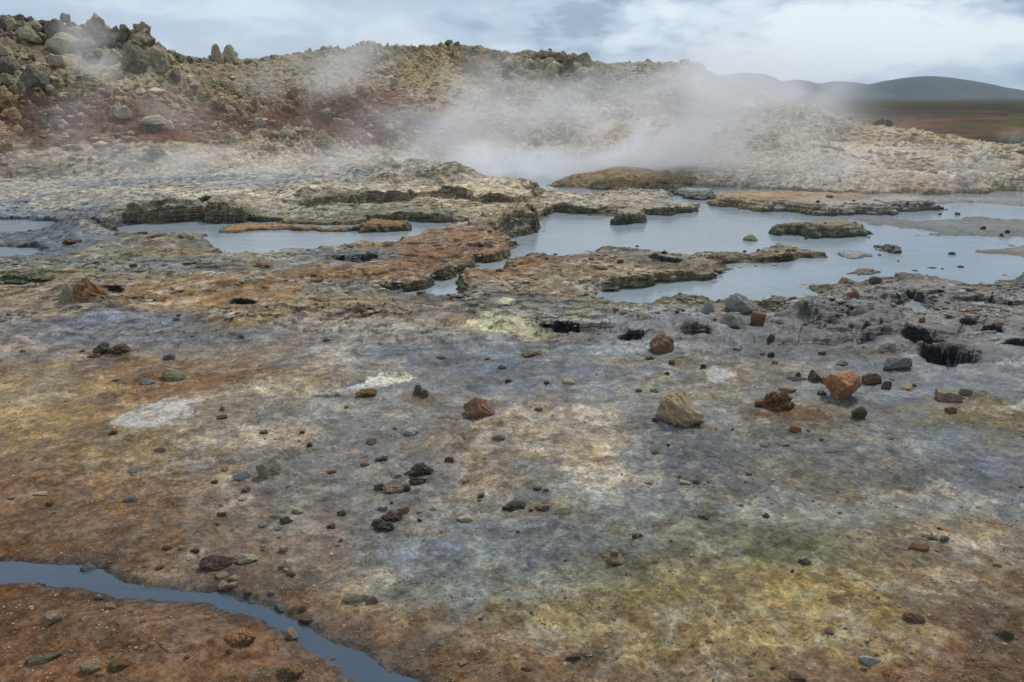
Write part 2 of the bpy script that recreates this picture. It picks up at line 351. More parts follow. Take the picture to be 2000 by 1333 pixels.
def terrain(x, y, fine=True):
    """height and every mask the colours need"""
    z0, t, r, th, rr, rb = nominal(x, y)
    U, V = proj(x, y, z0)
    V = np.where(y > 0.3, V, 3000.0)
    D, DI, I, wx, wy = water_D(x, y)
    o = {}
    # land near the pools
    L = np.full(x.shape, 0.065)
    for cx, cy, rx, ry, h in SHORE_H: L = L + h * gb(U, V, cx, cy, rx, ry)
    L = np.clip(L * (1 + .45 * fbm(x, y, 0.6, 4, 21, .6)) + 0.012 * fbm(x, y, 0.25, 3, 22), 0.012, 0.4)
    w = np.clip(L * 0.6, 0.05, 0.18) * (1 + 0.6 * np.clip(fbm(x, y, 0.5, 2, 44), -.6, 2.5) + 5 * ss(.08, .5, fbm(x, y, 1.1, 3, 45)))
    tt = np.clip(D / w, 0, 1)
    stair = ss(0, 1, tt); stair = np.clip(stair + 0.09 * np.sin(tt * 18 + 3 * fbm(x, y, 0.6, 2, 31)) * (tt > 0) * (tt < 1), 0, 1)
    far_in = ss(0.12, 1.0, D) * (1 - ss(12.5, 14.5, r)) + ss(0.1, 1.49, D) * ss(12.5, 14.5, r)
    land = mixv(L * stair, np.maximum(z0, L * 0.8), far_in)
    land = np.where(r > 17.0, mixv(land, z0, ss(17, 19, r) * ss(0.0, 0.6, D)), land)
    # benches
    rz = 0.0
    edge = np.zeros(x.shape)
    for (W, h, ew), fd in zip(WR, RFADE):
        d = -sdf(wx + .12 * fbm(x, y, .4, 3, 35), wy + .18 * fbm(x, y, .5, 3, 36), W, 1.0)
        q = np.clip(d / ew, 0, 1); s = np.clip(ss(0, 1, q) + 0.08 * np.sin(q * 15 + 3 * fbm(x, y, .5, 2, 33)) * (q > 0) * (q < 1), 0, 1)
        hv = np.clip(1 + 1.1 * fbm(x, y, .9, 3, 37), .1, 1.5)
        rz = rz + h * hv * s * (ss(fd[0], fd[1], U) * ss(fd[3], fd[2], U) * ss(fd[4], fd[4] * .3, d))
        edge = np.maximum(edge, (q > 0) * (q < 1) * min(1, h / 0.08) * ss(fd[0], fd[1], U) * ss(fd[3], fd[2], U))
    rz = rz * ss(0.0, 0.1, D)
    # relief classes
    rough_mid = ss(680, 610, V) * (1 - ss(0.0, 0.3, t)) * ss(0.05, 0.5, D)
    rough_right = gb(U, V, 1760, 640, 330, 85)
    rough_left = gb(U, V, 380, 540, 420, 75)
    fgm = ss(600, 760, V)
    zz = land + rz
    zz = zz + rough_mid * 0.028 * fbm(x, y * 0.8, 0.9, 4, 51) + rough_left * 0.022 * np.abs(fbm(x, y, 0.5, 4, 52)) * ss(0, .3, D)
    rug = ridged(x, y, 0.45, 4, 53)
    c1, c2, cr = cell(x + 0.05 * fbm(x, y, .2, 2, 3), y + 0.05 * fbm(x, y, .2, 2, 4), 0.42, 3)
    plates = ss(0.02, 0.10, c2)
    zz = zz + rough_right * ss(0, .25, D) * (0.022 * rug + 0.03 * (cr - 0.5) * plates - 0.02 * (1 - plates))
    zz = zz + fgm * (0.014 * fbm(x, y, 0.8, 4, 54) + 0.006 * fbm(x, y, 0.11, 5, 55, .62) * (.4 + ss(-.2, .4, fbm(x, y, .6, 2, 57))) - .004 * ss(.08, 0, np.abs(fbm(x, y, .3, 4, 58, .6))))
    zz = zz + (1 - fgm) * (1 - ss(.1, .4, t)) * ss(0, .06, D) * 0.008 * fbm(x, y, 0.12, 3, 56)
    # thin broken crust plates in the foreground
    cc1, cc2, ccr = cell(x + 0.10 * fbm(x, y, .3, 3, 61), y + 0.10 * fbm(x, y, .3, 3, 62), 0.5, 9)
    crust = ss(0.15, 0.3, fbm(x, y, 0.9, 4, 63)) * fgm
    zz = zz + crust * 0.004
    # small ledges of broken crust
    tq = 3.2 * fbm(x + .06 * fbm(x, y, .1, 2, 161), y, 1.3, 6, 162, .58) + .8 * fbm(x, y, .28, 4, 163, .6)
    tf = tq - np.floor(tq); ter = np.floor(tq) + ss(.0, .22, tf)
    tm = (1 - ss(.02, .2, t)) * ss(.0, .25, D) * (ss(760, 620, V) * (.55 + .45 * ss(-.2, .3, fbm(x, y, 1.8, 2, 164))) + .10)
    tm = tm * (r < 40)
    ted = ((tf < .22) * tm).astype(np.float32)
    zz = zz + tm * (.017 * ter + .006 * tq)
    lump = np.clip(fbm(x, y, .22, 4, 165, .6), -.1, 1); zz = zz + tm * .03 * lump * ss(-.1, .4, fbm(x, y, 1.0, 2, 166))
    for cx, cy, rx, ry, h in BUMPS:
        b = gb(U, V, cx, cy, rx, ry)
        zz = zz + h * b * (1 + 0.35 * fbm(x, y, 0.25, 3, 64)) * ss(0, .1, D)
    hole = np.zeros(x.shape)
    for cx, cy, rx, ry, dp, dk in HOLES:
        if dp == 0: continue
        q = np.sqrt(((U - cx) / rx) ** 2 + ((V - cy) / ry) ** 2) + 0.28 * fbm(x, y, 0.22, 3, 65) + 0.1 * fbm(x, y, 0.05, 2, 66)
        m = ss(1.12, 0.8, q)
        zz = zz - dp * m
        hole = np.maximum(hole, ss(1.34, 1.14, q) * dk)
    # stream channel
    ds = sdf(x + 0.035 * fbm(x, y, .25, 5, 71, .6), y + 0.035 * fbm(x, y, .25, 5, 72, .6), WS, 0.8)
    zz = np.where(ds < 0.8, mixv(zz, 0.126 + .45 * (zz - .126) + .006 * fbm(x, y, .12, 4, 73, .6), ss(.30, .05, ds)) + 0.02 * np.exp(-((ds - 0.20) / 0.10) ** 2) * (V > 1150) - 0.014 * ss(0.045, -0.005, ds) - 0.03 * ss(0.0, -0.05, ds), zz)
    # water bed + islands
    bed = -0.02 - 0.15 * ss(0, 0.4, -D)
    zz = np.where(D > 0, zz, bed)
    isl = np.zeros(x.shape)
    for i, it in enumerate(ISL):
        m = (I == i)
        if not m.any(): continue
        h, ew = it[4], it[5]
        d = -DI[m]
        q = np.clip(d / ew, 0, 1)
        prof = np.clip(q ** 0.55 + 0.07 * np.sin(q * 14 + 2 * fbm(x[m], y[m], .4, 2, 34)) * (q < .9), 0, 1.1)
        if it[0].startswith('mud'):
            zi = -0.03 + (h + 0.035) * ss(-0.1, ew, d) + 0.022 * fbm(x[m] * .55, y[m] , 0.8, 5, 81, .6) + 0.006 * fbm(x[m], y[m], 0.15, 3, 82)
        else:
            k = min(1.0, h / 0.1)
            zi = np.where(d > 0, -0.01 + h * prof * (1 + 0.16 * fbm(x[m], y[m], 0.7, 2, 83)) + ss(0, 0.05, d) * k * (0.028 * fbm(x[m], y[m], 0.3, 4, 84) + 0.010 * ridged(x[m], y[m], 0.1, 3, 85)), -0.02 + d)
            if it[0] == 'rock_mound': zi = np.where(d > 0, zi - h * prof + h * (0.5 * ss(0, 1.2, d) + 0.5 * ss(-0.2, 0.7, q)) + ss(0, .2, d) * (.10 * fbm(x[m], y[m], .8, 5, 86, .6) + .05 * ridged(x[m], y[m], .5, 4, 87)), zi)
        zz[m] = np.where(d > -0.3, np.maximum(zz[m], zi), zz[m])
        isl[m] = np.where(d > 0, np.clip(1 - q, 0, 1) + 0.001, 0)
    # ragged skin of dead algae and foam lumps is left to the shader; hill relief here
    hm = ss(0.0, 0.16, t) * (r < 75)
    beyond = ss(0, 3, r - rr)
    if (hm > 0).any():
        m = hm > 0
        X, Y, T = x[m], y[m], t[m]
        a1, a2, ar = cell(X + 0.35 * fbm(X, Y, 1.2, 3, 91), Y + 0.35 * fbm(X, Y, 1.2, 3, 92), 1.25, 5)
        b1, b2, br = cell(X + 0.12 * fbm(X, Y, .4, 3, 93), Y + 0.12 * fbm(X, Y, .4, 3, 94), 0.42, 7)
        rgh = 0.35 + 0.65 * ss(-0.15, 0.25, fbm(X, Y, 3.2, 3, 95))
        Uh = U[m]
        calm = gb(Uh, V[m], 120, 110, 150, 40, 30) * 0.85
        rgh = rgh * (1 - calm)
        bill = np.abs(fbm(X, Y, .9, 5, 96, .62)) ** .8
        bill2 = np.abs(fbm(X, Y, .35, 4, 99, .6))
        rel = 0.30 * (0.55 - a1) * (0.3 + ar) * rgh + 0.20 * (0.5 - b1) * (0.3 + br) * rgh + .30 * (bill - .25) * (.4 + .6 * rgh) + .16 * (bill2 - .2) * rgh + 0.10 * ridged(X, Y, 0.5, 4, 97, .6) * rgh + .06 * fbm(X, Y, .16, 3, 89) * rgh
        rel = rel + 0.30 * fbm(X, Y, 5.0, 2, 98) * ss(0.05, .3, T) * ss(1.0, .75, T)
        # flat treads and steep risers, following the slope
        q = (T * 13 + 1.6 * fbm(X, Y, 2.4, 4, 88)); qf = q - np.floor(q)
        rel = rel + .13 * (ss(0, .35, qf) - qf) * rgh * .6
        small = ss(1600, 1750, Uh)
        rel = rel * (1 - 0.45 * small)
        zz[m] = zz[m] + hm[m] * rel * (1 - 0.5 * beyond[m])
        o['rel'] = np.zeros(x.shape, np.float32); o['rel'][m] = rel
    else: o['rel'] = np.zeros(x.shape, np.float32)
    fm = r > 50
    if fm.any():
        X, Y, RR_ = x[fm], y[fm], r[fm]
        k = np.clip(RR_ / 150, 0, 1)
        zz[fm] = zz[fm] + 0.35 * fbm(X, Y, 9, 4, 101) * (1 - .3 * k) + 0.9 * np.clip(fbm(X, Y, 30, 4, 102), -.3, 1) * ss(50, 90, RR_) - 1.6 * ss(300, 600, RR_) * 0
        zz[fm] = zz[fm] + ss(190, 260, RR_) * (1.0 * np.clip(ridged(X, Y, 22, 3, 103), 0, 1) * ss(900, 400, RR_)) 
    wild = ss(5.0, 6.0, r)
    zz = np.where((D > 0.06) & (r < 19), np.maximum(zz, np.where(hole > 0.2, -0.06, 0.008)), zz)
    o.update(ted=ted, tf=tf, lump=lump * tm, z0=z0, t=t, r=r, U=U, V=V, D=D, DI=DI, I=I, L=L, tt=tt, edge=edge, hole=hole, ds=ds, isl=isl, rug=rug, plates=plates, rr_mask=rough_right, rr=rr, th=th, crust=crust, cr=cr, c2=c2, th_=th)
    return zz, o
# ------------------------------------------------------------------ mineral colours (tones as they look under the flat light)
GRID_Y = [60,110,160,210,260,300,340,380,430,480,530,580,640,700,760,820,900,980,1060,1140,1220,1300,1500]
GRID_C = [  # 11 columns, photo x = 0..2000 step 200
 '6e695f 6e695f 7a7568 968e78 8c825f 82796a 8c8478 8c7d69 8c7d69 8c7d69 8c7d69',
 '787062 736f69 827d6e 968e78 8f845f 827d69 8c8478 8c8070 8c7864 8c7864 8c7864',
 '827864 7d7869 8c8473 968c7a 7d6950 87826c 918a7d 8c826e 826a55 826a55 826a55',
 '876e5a 6e5041 7d6452 8c7664 733e2e 877d6e 91826e 968c78 968a6c 8c7864 82725f',
 '82695a 785848 6e4a38 694436 6e4838 968270 a59682 a59b8c a59880 a59278 a09478',
 '7d6455 8c7869 968270 6e5041 968c82 a0968c a0968c afa596 aaa08a afa08a a5967d',
 '8c8480 968c82 9b9184 9b9488 969696 a5a5a5 a0968c afaca8 b4aa9e b9ac9b b0a08a',
 '969498 8c9198 a59e94 96917f 9b9482 afa596 968c78 96a0aa a5968c 969698 8c9298',
 '697887 787d7d 968c7d 827f70 827f69 a5967f 78735f 78828c 78828c 78828c 6e7a82',
 '737876 827d69 7d7869 7d7d73 826e4b 826e50 78736c 7a7262 787369 6e7882 737d87',
 '6e6c55 7d7355 827864 8c785a 82643f 7d644b 7d6950 6e695a 6e6e5f 5a5f5a 646e73',
 '82735f 786e69 8c7046 87785f 7d7364 82735f 73735f 6e6950 5f645a 505555 555a55',
 '7d787d 696c76 786e64 827669 8c8276 968e7c 6e7373 736959 5f5f55 55524b 645f50',
 '6e6969 735f4b 7d6950 8c7d6e 73767d 5f6c7a 78766e 736e69 6e695f 555a5f 5a5c5c',
 '96805f 7d644b 877869 968c80 7d7d80 73767a 787878 7d7873 6e6c69 55626e 5a5f64',
 '917650 917a5a 877d6e 827d76 7d7873 7d6e62 827d78 6e6e6c 6e6962 5f6464 6e6c5f',
 '7d624b 826952 7d7369 78736e 736c66 82786e 7d7d7d 646c76 706c66 696969 55646e',
 '73553e 7a5c44 765f4e 70645a 6c6966 73706e 6e7070 696e70 6e6962 78736c 6e6c64',
 '694b34 6e503a 735c4b 736255 73767a 787d80 737670 69695a 6e6c5f 786c5a 73645a',
 '694830 70523e 735a48 7d6450 78766e 7d7d76 827855 7d704b 7d704e 7a6952 735c48',
 '6e462d 704b32 735040 735540 786450 82705a 8c7d55 87704e 877350 735a44 69503c',
 '6e4830 6e4830 6e4a32 70503c 735840 785c44 7d6248 7d644b 785c46 6e503c 644832',
 '6e4830 6e4830 6e4a32 70503c 735840 785c44 7d6248 7d644b 785c46 6e503c 644832']
GC = np.array([[lin(c) for c in row.split()] for row in GRID_C])
GC[15:] = GC[15:] * np.array([1.08, 1.16, 1.22])
GC[14] = GC[14] * np.array([1.08, 1.14, 1.16])
GC[5:8] = GC[5:8] * .5 + .5 * lin('b2aeaa')
GC[8] = GC[8] * .75 + .25 * lin('a0a2a4')
def base_colour(U, V):
    gx = np.clip(U / 200.0, 0, 9.999); xi = gx.astype(int); fx = (gx - xi); fx = (fx * fx * (3 - 2 * fx))[:, None]
    gy = np.clip(np.interp(V, GRID_Y, np.arange(len(GRID_Y))), 0, len(GRID_Y) - 1.001); yi = gy.astype(int); fy = (gy - yi); fy = (fy * fy * (3 - 2 * fy))[:, None]
    a = GC[yi, xi] * (1 - fx) + GC[yi, xi + 1] * fx
    b = GC[yi + 1, xi] * (1 - fx) + GC[yi + 1, xi + 1] * fx
    return a * (1 - fy) + b * fy
# crisp patches: cx, cy, rx, ry, rot, colour, opacity, raggedness, wetness
PATCH = [(945,818,70,18,0,'6b4c34',.55,.9,.1),(1310,696,60,14,0,'5e4636',.5,.9,.1),(1655,792,70,16,0,'5f4634',.55,.9,.1),(1345,832,80,16,0,'5d4e38',.7,.8,.3),(1535,812,70,20,0,'5a3d24',.7,.9,.1),(555,930,80,24,0,'6d4a2e',.75,.8,0),(235,698,70,14,0,'74481f',.7,.8,0),(345,745,90,18,0,'784c26',.6,.8,0),(822,778,44,14,0,'7b5224',.8,.8,0),(714,778,40,10,0,'85703a',.7,.8,0),(815,945,60,20,0,'5c5248',.6,.9,0),(768,1030,80,24,0,'55504a',.6,.9,.1),(1210,1112,60,20,0,'6c6440',.5,.9,.1),(1045,695,40,9,0,'93744a',.7,.8,0),(880,700,40,7,0,'a08a4a',.7,.9,0),

 # blue grey wet mud of the middle and right
 (800,700,230,70,0,'616d7b',.65,.9,.5),(1060,720,260,60,0,'5e6c7c',.7,.9,.5),(330,660,230,34,0,'666c7b',.7,.8,.6),(120,690,180,30,0,'6e6c72',.6,.8,.4),
 (230,625,90,18,0,'7585a3',.75,.6,.8),(1330,870,110,60,20,'56616c',.8,.8,.5),(1400,920,120,40,0,'5b6671',.6,.9,.4),(1950,900,130,80,0,'4d627d',.85,.8,.7),(1850,930,90,40,-10,'52667f',.7,.9,.6),
 (1750,740,240,40,-4,'51616f',.85,.8,.7),(1850,765,170,40,-8,'5d6c7a',.7,.8,.6),(1990,760,110,60,0,'5a656e',.6,.8,.4),(1930,860,160,45,0,'5d6b78',.7,.9,.5),
 (560,860,260,60,-6,'6f7377',.55,1,.3),(560,950,230,50,-15,'757478',.45,1,.3),(900,1100,300,80,-5,'7c858c',.6,1,.35),(900,1060,160,50,0,'6d7a88',.5,1,.35),(1150,1070,260,60,0,'747d84',.5,1,.3),(1000,870,140,40,0,'786e66',.5,.9,.1),
 (1300,1000,220,50,0,'67717c',.55,1,.35),(1120,930,180,30,10,'7e8084',.5,1,.2),(1500,930,260,70,0,'6d6f72',.5,1,.2),(1560,880,200,30,0,'656c76',.5,1,.3),
 (1500,660,260,40,0,'53595c',.6,.9,.5),(1620,700,200,30,0,'4f5a63',.6,.9,.5),(1640,690,90,20,0,'5c6d7c',.6,.9,.6),(1850,590,190,34,4,'474e54',.75,.8,.6),(1960,590,140,40,0,'4a545c',.7,.8,.7),
 (1450,610,200,20,0,'505860',.5,.9,.5),(1300,640,120,22,0,'4f5862',.75,.8,.6),(1250,680,160,22,0,'8b98a6',.6,1,.4),(1180,690,120,20,0,'8796a5',.5,1,.3),
 (60,480,150,22,0,'566a80',.9,.9,.7),(90,435,140,22,0,'5c7088',.9,.9,.6),(60,400,150,18,0,'6b7f94',.7,.9,.6),(60,515,110,12,0,'64707a',.6,.9,.5),(200,480,140,12,0,'6c7a86',.5,.9,.5),(150,510,110,20,0,'6c6f56',.6,.9,.5),(330,540,200,14,0,'7b7e80',.4,1,.2),
 (700,495,110,20,0,'5a6775',.8,.8,.6),(620,505,90,12,0,'606c70',.6,.9,.4),(960,575,120,16,0,'5d6770',.5,.9,.4),(1100,620,110,22,0,'5e6b72',.5,.9,.5),
 # white and pale crusts
 (300,810,80,20,-14,'bcc0c8',.92,.5,.0),(350,797,46,9,-16,'c4c8ce',.85,.5,.0),(762,742,44,12,-5,'e8e8e2',.97,.35,0),(700,760,60,8,-8,'c2c4c4',.6,1.2,0),(620,640,90,10,0,'b9bcc4',.4,1.3,0),
 (700,720,130,22,0,'a9a49c',.45,1.3,0),(640,800,110,20,-10,'9d9c9c',.45,1.3,0),(520,760,110,14,-8,'a6a196',.5,1.3,0),(1110,840,160,52,12,'a39c92',.65,1.2,0),(1160,925,60,24,10,'b5b0a8',.7,1.0,0),(1150,890,130,30,15,'a8a196',.5,1.2,0),
 (1000,640,70,20,10,'b6b79c',.75,1.1,0),(960,625,60,9,0,'aeb191',.6,1.2,0),(1180,610,120,10,0,'b0ae98',.55,1.2,0),(1250,592,70,6,0,'bcb69a',.7,1.1,0),(1340,622,80,10,0,'a7abae',.6,1.2,0),(1050,615,60,7,0,'8f9aa2',.7,1,0),
 (1410,735,34,14,0,'b2b9c3',.75,1.0,0),(1390,700,50,10,0,'9b9fa4',.5,1.2,0),(1760,770,80,14,-5,'a9b1b8',.6,1.2,0),(1950,905,60,60,-20,'8fa0b2',.35,1.5,0),(1910,960,70,34,0,'9c9ea0',.6,1.3,0),(1850,965,50,30,0,'94999e',.5,1.3,0),
 (1800,880,80,20,0,'7e848a',.5,1.3,0),(1985,710,40,8,0,'b6c2d0',.8,.8,0),(1120,560,60,9,0,'b8bfc4',.7,1,0),(985,588,24,7,0,'b9b4a2',.8,.7,0),(1150,552,50,10,0,'b9bec0',.75,.9,0),(1230,535,60,8,0,'b5b2a0',.6,1.1,0),(1240,525,30,5,0,'b9bdb9',.6,1,0),
 (935,480,38,11,0,'b6bec2',.8,.6,0),(862,520,14,5,0,'a9bac6',.8,.6,0),(330,520,110,12,0,'949a9e',.6,1.1,0),(200,520,100,8,0,'9aa2a8',.5,1.1,0),(460,505,110,7,0,'9aa0a2',.5,1.1,0),(560,515,60,9,0,'9ba3a8',.5,1.1,0),
 (440,620,40,7,-8,'bcb6a8',.7,.9,0),(330,590,60,5,-8,'bab2a4',.6,1.2,0),(450,545,60,8,0,'a9a69c',.5,1.1,0),(230,660,80,6,0,'a9a8ac',.5,1.3,0),(40,665,40,4,20,'b4b0ae',.7,.9,0),(120,410,110,12,0,'9b9ca0',.5,1.1,0),
 (300,385,260,18,0,'bcb8b0',.7,.9,0),(560,375,240,16,0,'c6c0b2',.7,1.0,0),(850,390,160,20,0,'cabfae',.75,.9,0),(960,385,120,18,0,'c6bba8',.75,.9,0),(990,436,60,14,0,'aea392',.85,.7,0),(1080,385,50,14,0,'a9a190',.6,.9,0),
 (230,350,280,14,0,'a4aab0',.8,.8,.3),(560,350,200,12,0,'a2acb6',.7,.8,.3),(100,365,160,12,0,'a49fa0',.5,1,.1),(720,320,190,20,0,'b0a596',.6,1,0),(880,320,80,14,0,'aba89c',.6,1,0),
 # orange and rust films
 (840,500,150,44,-14,'764518',.85,.75,.3),(900,470,110,28,-8,'80592c',.6,.8,.3),(770,520,110,22,-10,'73431a',.85,.8,.3),(640,530,120,16,-6,'7c5a30',.6,.9,.3),(900,490,60,10,-10,'6a3c14',.6,1,.3),(740,500,50,8,-8,'5e5a38',.5,1,.3),(1140,500,110,12,0,'757372',.5,1,.2),(960,450,90,14,0,'84582e',.6,.9,.2),(1000,520,70,14,-10,'7e5127',.6,.9,.2),(1080,510,120,20,0,'835a35',.7,.9,.1),(1090,545,90,22,0,'7d6a50',.6,.9,.2),
 (1130,565,50,12,0,'734e22',.7,.8,.3),(1180,515,80,14,0,'7a5330',.5,1,.2),(1220,538,60,9,0,'84603c',.7,.9,.1),(1330,535,90,8,0,'8c6a48',.7,1,.1),(1480,500,120,8,0,'7f6150',.6,1,.1),(1550,492,60,8,0,'6e4a36',.7,.9,.1),
 (300,590,100,20,0,'885f28',.75,.8,.2),(470,565,120,18,4,'86551e',.8,.8,.2),(390,500,130,14,6,'7f6a35',.6,.9,.3),(330,480,90,10,8,'7d6c2e',.6,.9,.3),(610,545,110,18,0,'85582a',.7,.8,.2),(430,635,110,16,-6,'8a7448',.7,.8,.2),(490,632,50,8,-10,'a88a4e',.6,.9,.1),(460,622,36,9,0,'8f672a',.8,.8,.1),
 (700,540,90,12,0,'80603a',.6,.9,.2),(240,690,60,14,0,'78522e',.7,.8,.1),(420,720,160,36,4,'7a5c3c',.7,.9,.05),(320,765,120,24,0,'765438',.65,.9,.05),(480,720,90,16,0,'80582e',.5,1,.0),(730,612,40,9,0,'8c6426',.8,.8,.1),(840,740,120,16,0,'8b7a68',.4,1.1,0),
 (560,780,60,8,-12,'9a8350',.6,1,0),(500,675,70,10,0,'7e7a6c',.4,1,0),(880,615,120,14,0,'78644e',.6,.9,.2),(660,600,80,9,0,'7e7356',.5,.9,.2),(640,605,50,6,0,'8c7436',.6,.9,.2),(1200,705,90,10,0,'8f8660',.5,1.2,0),
 (1370,840,50,10,0,'6b5a46',.6,.8,.2),(1520,805,60,14,0,'62472c',.6,.9,.1),(1400,735,60,14,0,'8a7c66',.4,1.2,0),(1370,770,26,9,0,'8a8450',.7,.8,0),(1530,620,120,10,0,'6c5530',.5,1,.2),(1600,590,90,9,0,'6f5a34',.6,1,.2),(1640,556,36,8,0,'7b5433',.8,.8,.2),(1700,560,40,8,0,'77583a',.6,.9,.2),(1760,550,60,8,0,'7b6a42',.5,1,.2),
 (1700,670,110,22,6,'6b5a32',.85,.7,.3),(1680,690,100,14,8,'6e5f38',.7,.8,.2),(1810,580,60,12,14,'7a6a48',.7,.9,.1),(1950,630,90,20,0,'635a3a',.7,.9,.1),(1870,655,60,14,0,'5a5048',.5,.9,.1),
 (1930,820,110,44,24,'6a5a2c',.85,.75,.1),(1850,815,130,24,5,'6e6240',.7,.8,.1),(1960,860,70,36,30,'70643a',.7,.9,.1),(1990,830,60,20,0,'746848',.6,.9,0),
 (60,760,150,44,0,'8e7a56',.5,1,0),(140,850,200,50,-5,'876f4c',.45,1,0),(250,880,190,36,-6,'88744f',.4,1,0),(130,970,240,60,0,'785840',.5,1,0),(500,1040,240,50,-8,'7a5a42',.4,1.1,0),(350,1000,60,80,30,'76542f',.4,1.2,0),
 # olive and yellow sulphur of the foreground
 (1500,1050,160,26,0,'5d5a32',.8,.8,.3),(1620,1070,90,20,0,'605c38',.7,.8,.3),(1330,1090,140,24,0,'6f6a40',.7,.9,.3),(1560,1120,180,34,0,'7d6e3c',.7,.9,.1),(1640,1140,90,26,0,'8c7635',.8,.8,0),(1600,1170,160,30,0,'8a7b48',.5,1.2,0),
 (1100,1180,120,24,-4,'6f6a3c',.8,.8,.2),(1160,1200,150,28,0,'917c3a',.8,.9,0),(1250,1180,110,34,-10,'7a6e3a',.7,.9,.1),(1080,1215,110,20,0,'8c8150',.5,1.2,0),(1200,1240,190,26,0,'968752',.55,1.3,0),(1380,1260,240,36,0,'978958',.5,1.4,0),(1560,1230,200,30,0,'8d7c50',.4,1.4,0),
 (1440,1290,150,22,0,'a19560',.5,1.4,0),(1720,1240,110,34,0,'94864e',.6,1.3,0),(1760,1200,60,12,0,'9a8b3f',.7,1.0,0),(1880,1030,100,18,0,'8e7f4a',.7,1.2,0),(1780,1020,70,16,0,'837546',.6,1.2,0),(1690,1280,90,16,0,'9d9560',.5,1.4,0),(1380,1190,160,20,0,'76827a',.5,1.2,.2),
 (1200,1130,160,22,0,'6f7868',.5,1.1,.2),(1050,1000,110,12,0,'807c62',.5,1.2,0),(1240,1010,110,16,0,'6c6a48',.6,1.1,.1),(1560,1015,130,18,0,'6a7266',.6,1.1,.2),(1400,1010,90,14,0,'647068',.5,1.1,.2),(1550,975,70,12,0,'6e6c52',.5,1.2,0),(830,1140,120,18,-10,'7c7a5e',.45,1.3,0),(760,1180,110,24,-10,'848172',.4,1.3,0),
 (1450,1180,180,16,0,'8e7148',.5,1.2,0),(1740,1130,120,40,0,'8b7d68',.5,1.3,0),(1840,1100,120,30,0,'8a8070',.4,1.4,0),(1600,1300,120,18,0,'8f7c58',.4,1.4,0),(1930,1240,140,40,0,'6c4d36',.6,1,0),(1330,1040,90,14,0,'8b8468',.4,1.4,0),
 # brown foreground
 (760,1260,120,30,0,'6d4a2e',.6,1,0),(700,1240,80,16,0,'7c6252',.5,1.1,0),(100,1160,260,14,4,'63401f',.75,.8,.1),(330,1190,200,14,14,'64421f',.75,.8,.1),(500,1215,120,12,16,'66461f',.6,.8,.1),(90,1068,160,12,-3,'5f4834',.6,1,.1),(180,1085,110,12,0,'5c4c40',.6,1,.2),(380,1130,120,16,14,'665648',.6,.9,.2),
 (330,1095,120,14,5,'6a5848',.5,1,.1),(200,1270,240,30,0,'6e4f3a',.5,1.1,0),(420,1260,200,30,0,'785640',.4,1.1,0),(640,1300,120,20,10,'5f3e20',.6,1,.1),(470,1252,44,20,0,'8f6644',.7,.8,0),(565,1318,50,22,0,'8a6238',.7,.8,0),
 # greens on the wet walls
 (650,392,70,9,0,'48542c',.9,.6,.4),(725,373,50,8,0,'5a6246',.6,.6,.3),(860,362,70,8,-6,'7a7a60',.4,.7,.2),(450,418,60,16,0,'5c6142',.7,.8,.3),(500,420,40,14,0,'47562f',.8,.7,.3),(330,415,80,14,0,'78745a',.7,.7,.1),(170,440,60,12,0,'565240',.8,.7,.3),(560,425,120,10,0,'7d6d56',.7,.8,.1),
 (720,410,60,8,0,'6c6f5c',.7,.9,.2),(800,412,80,12,0,'70796a',.6,1,.2),(850,420,60,10,0,'53604a',.6,1,.3),(990,415,30,4,0,'3e5e30',.9,.6,.3),(900,405,90,10,0,'8f8a66',.5,1,0),(760,560,90,12,0,'5e6648',.8,.8,.3),(720,565,60,10,0,'4f5a44',.7,.8,.3),(900,510,50,10,0,'6e6540',.5,.9,.3),(1050,412,40,14,0,'7a7a5c',.6,.9,.2),
 (1110,540,60,10,0,'666b4c',.6,.9,.3),(1110,555,50,9,0,'5d6342',.7,.9,.3),(1380,545,80,6,0,'56583c',.7,.8,.3),(40,545,60,10,0,'5f6446',.5,.9,.3),(1250,560,40,8,0,'4e5632',.8,.7,.3),(1330,600,90,7,0,'767a52',.6,1,.1),(1180,575,50,8,0,'6e744e',.5,1,.1),
 # hillside
 (830,240,66,50,0,'603c2e',.92,.5,0),(760,200,90,44,0,'644030',.88,.6,0),(560,240,180,48,0,'623e30',.92,.5,0),(440,262,150,28,0,'623e30',.9,.5,0),(660,272,90,28,0,'5e3c2e',.9,.5,0),(300,215,140,28,0,'624232',.9,.6,0),(60,230,110,34,0,'5c3a2a',.9,.6,0),(30,330,120,24,0,'604636',.6,.9,0),(860,285,50,22,0,'4a3830',.8,.8,0),
 (700,230,70,30,0,'6a4030',.6,1,0),(850,150,70,30,0,'8a7638',.7,1,0),(920,110,60,20,0,'8e7c3e',.7,1,0),(760,115,60,10,0,'93844a',.6,1,0),(840,170,40,18,0,'566040',.6,1,0),(700,110,70,10,0,'8f8450',.5,1,0),(1040,230,60,20,0,'837450',.5,1,0),(1110,215,50,14,0,'8e7438',.6,1,0),(1000,205,60,14,0,'818660',.5,1,0),
 (1150,180,120,22,0,'858a78',.6,1,0),(290,170,50,9,0,'566048',.6,.9,0),(140,168,40,12,0,'5a6650',.6,.9,0),(460,185,60,9,0,'5c6650',.6,.9,0),(580,175,40,9,0,'5f6850',.6,.9,0),(350,140,70,12,0,'857c58',.6,.9,0),(40,160,60,14,0,'847a5c',.6,.9,0),
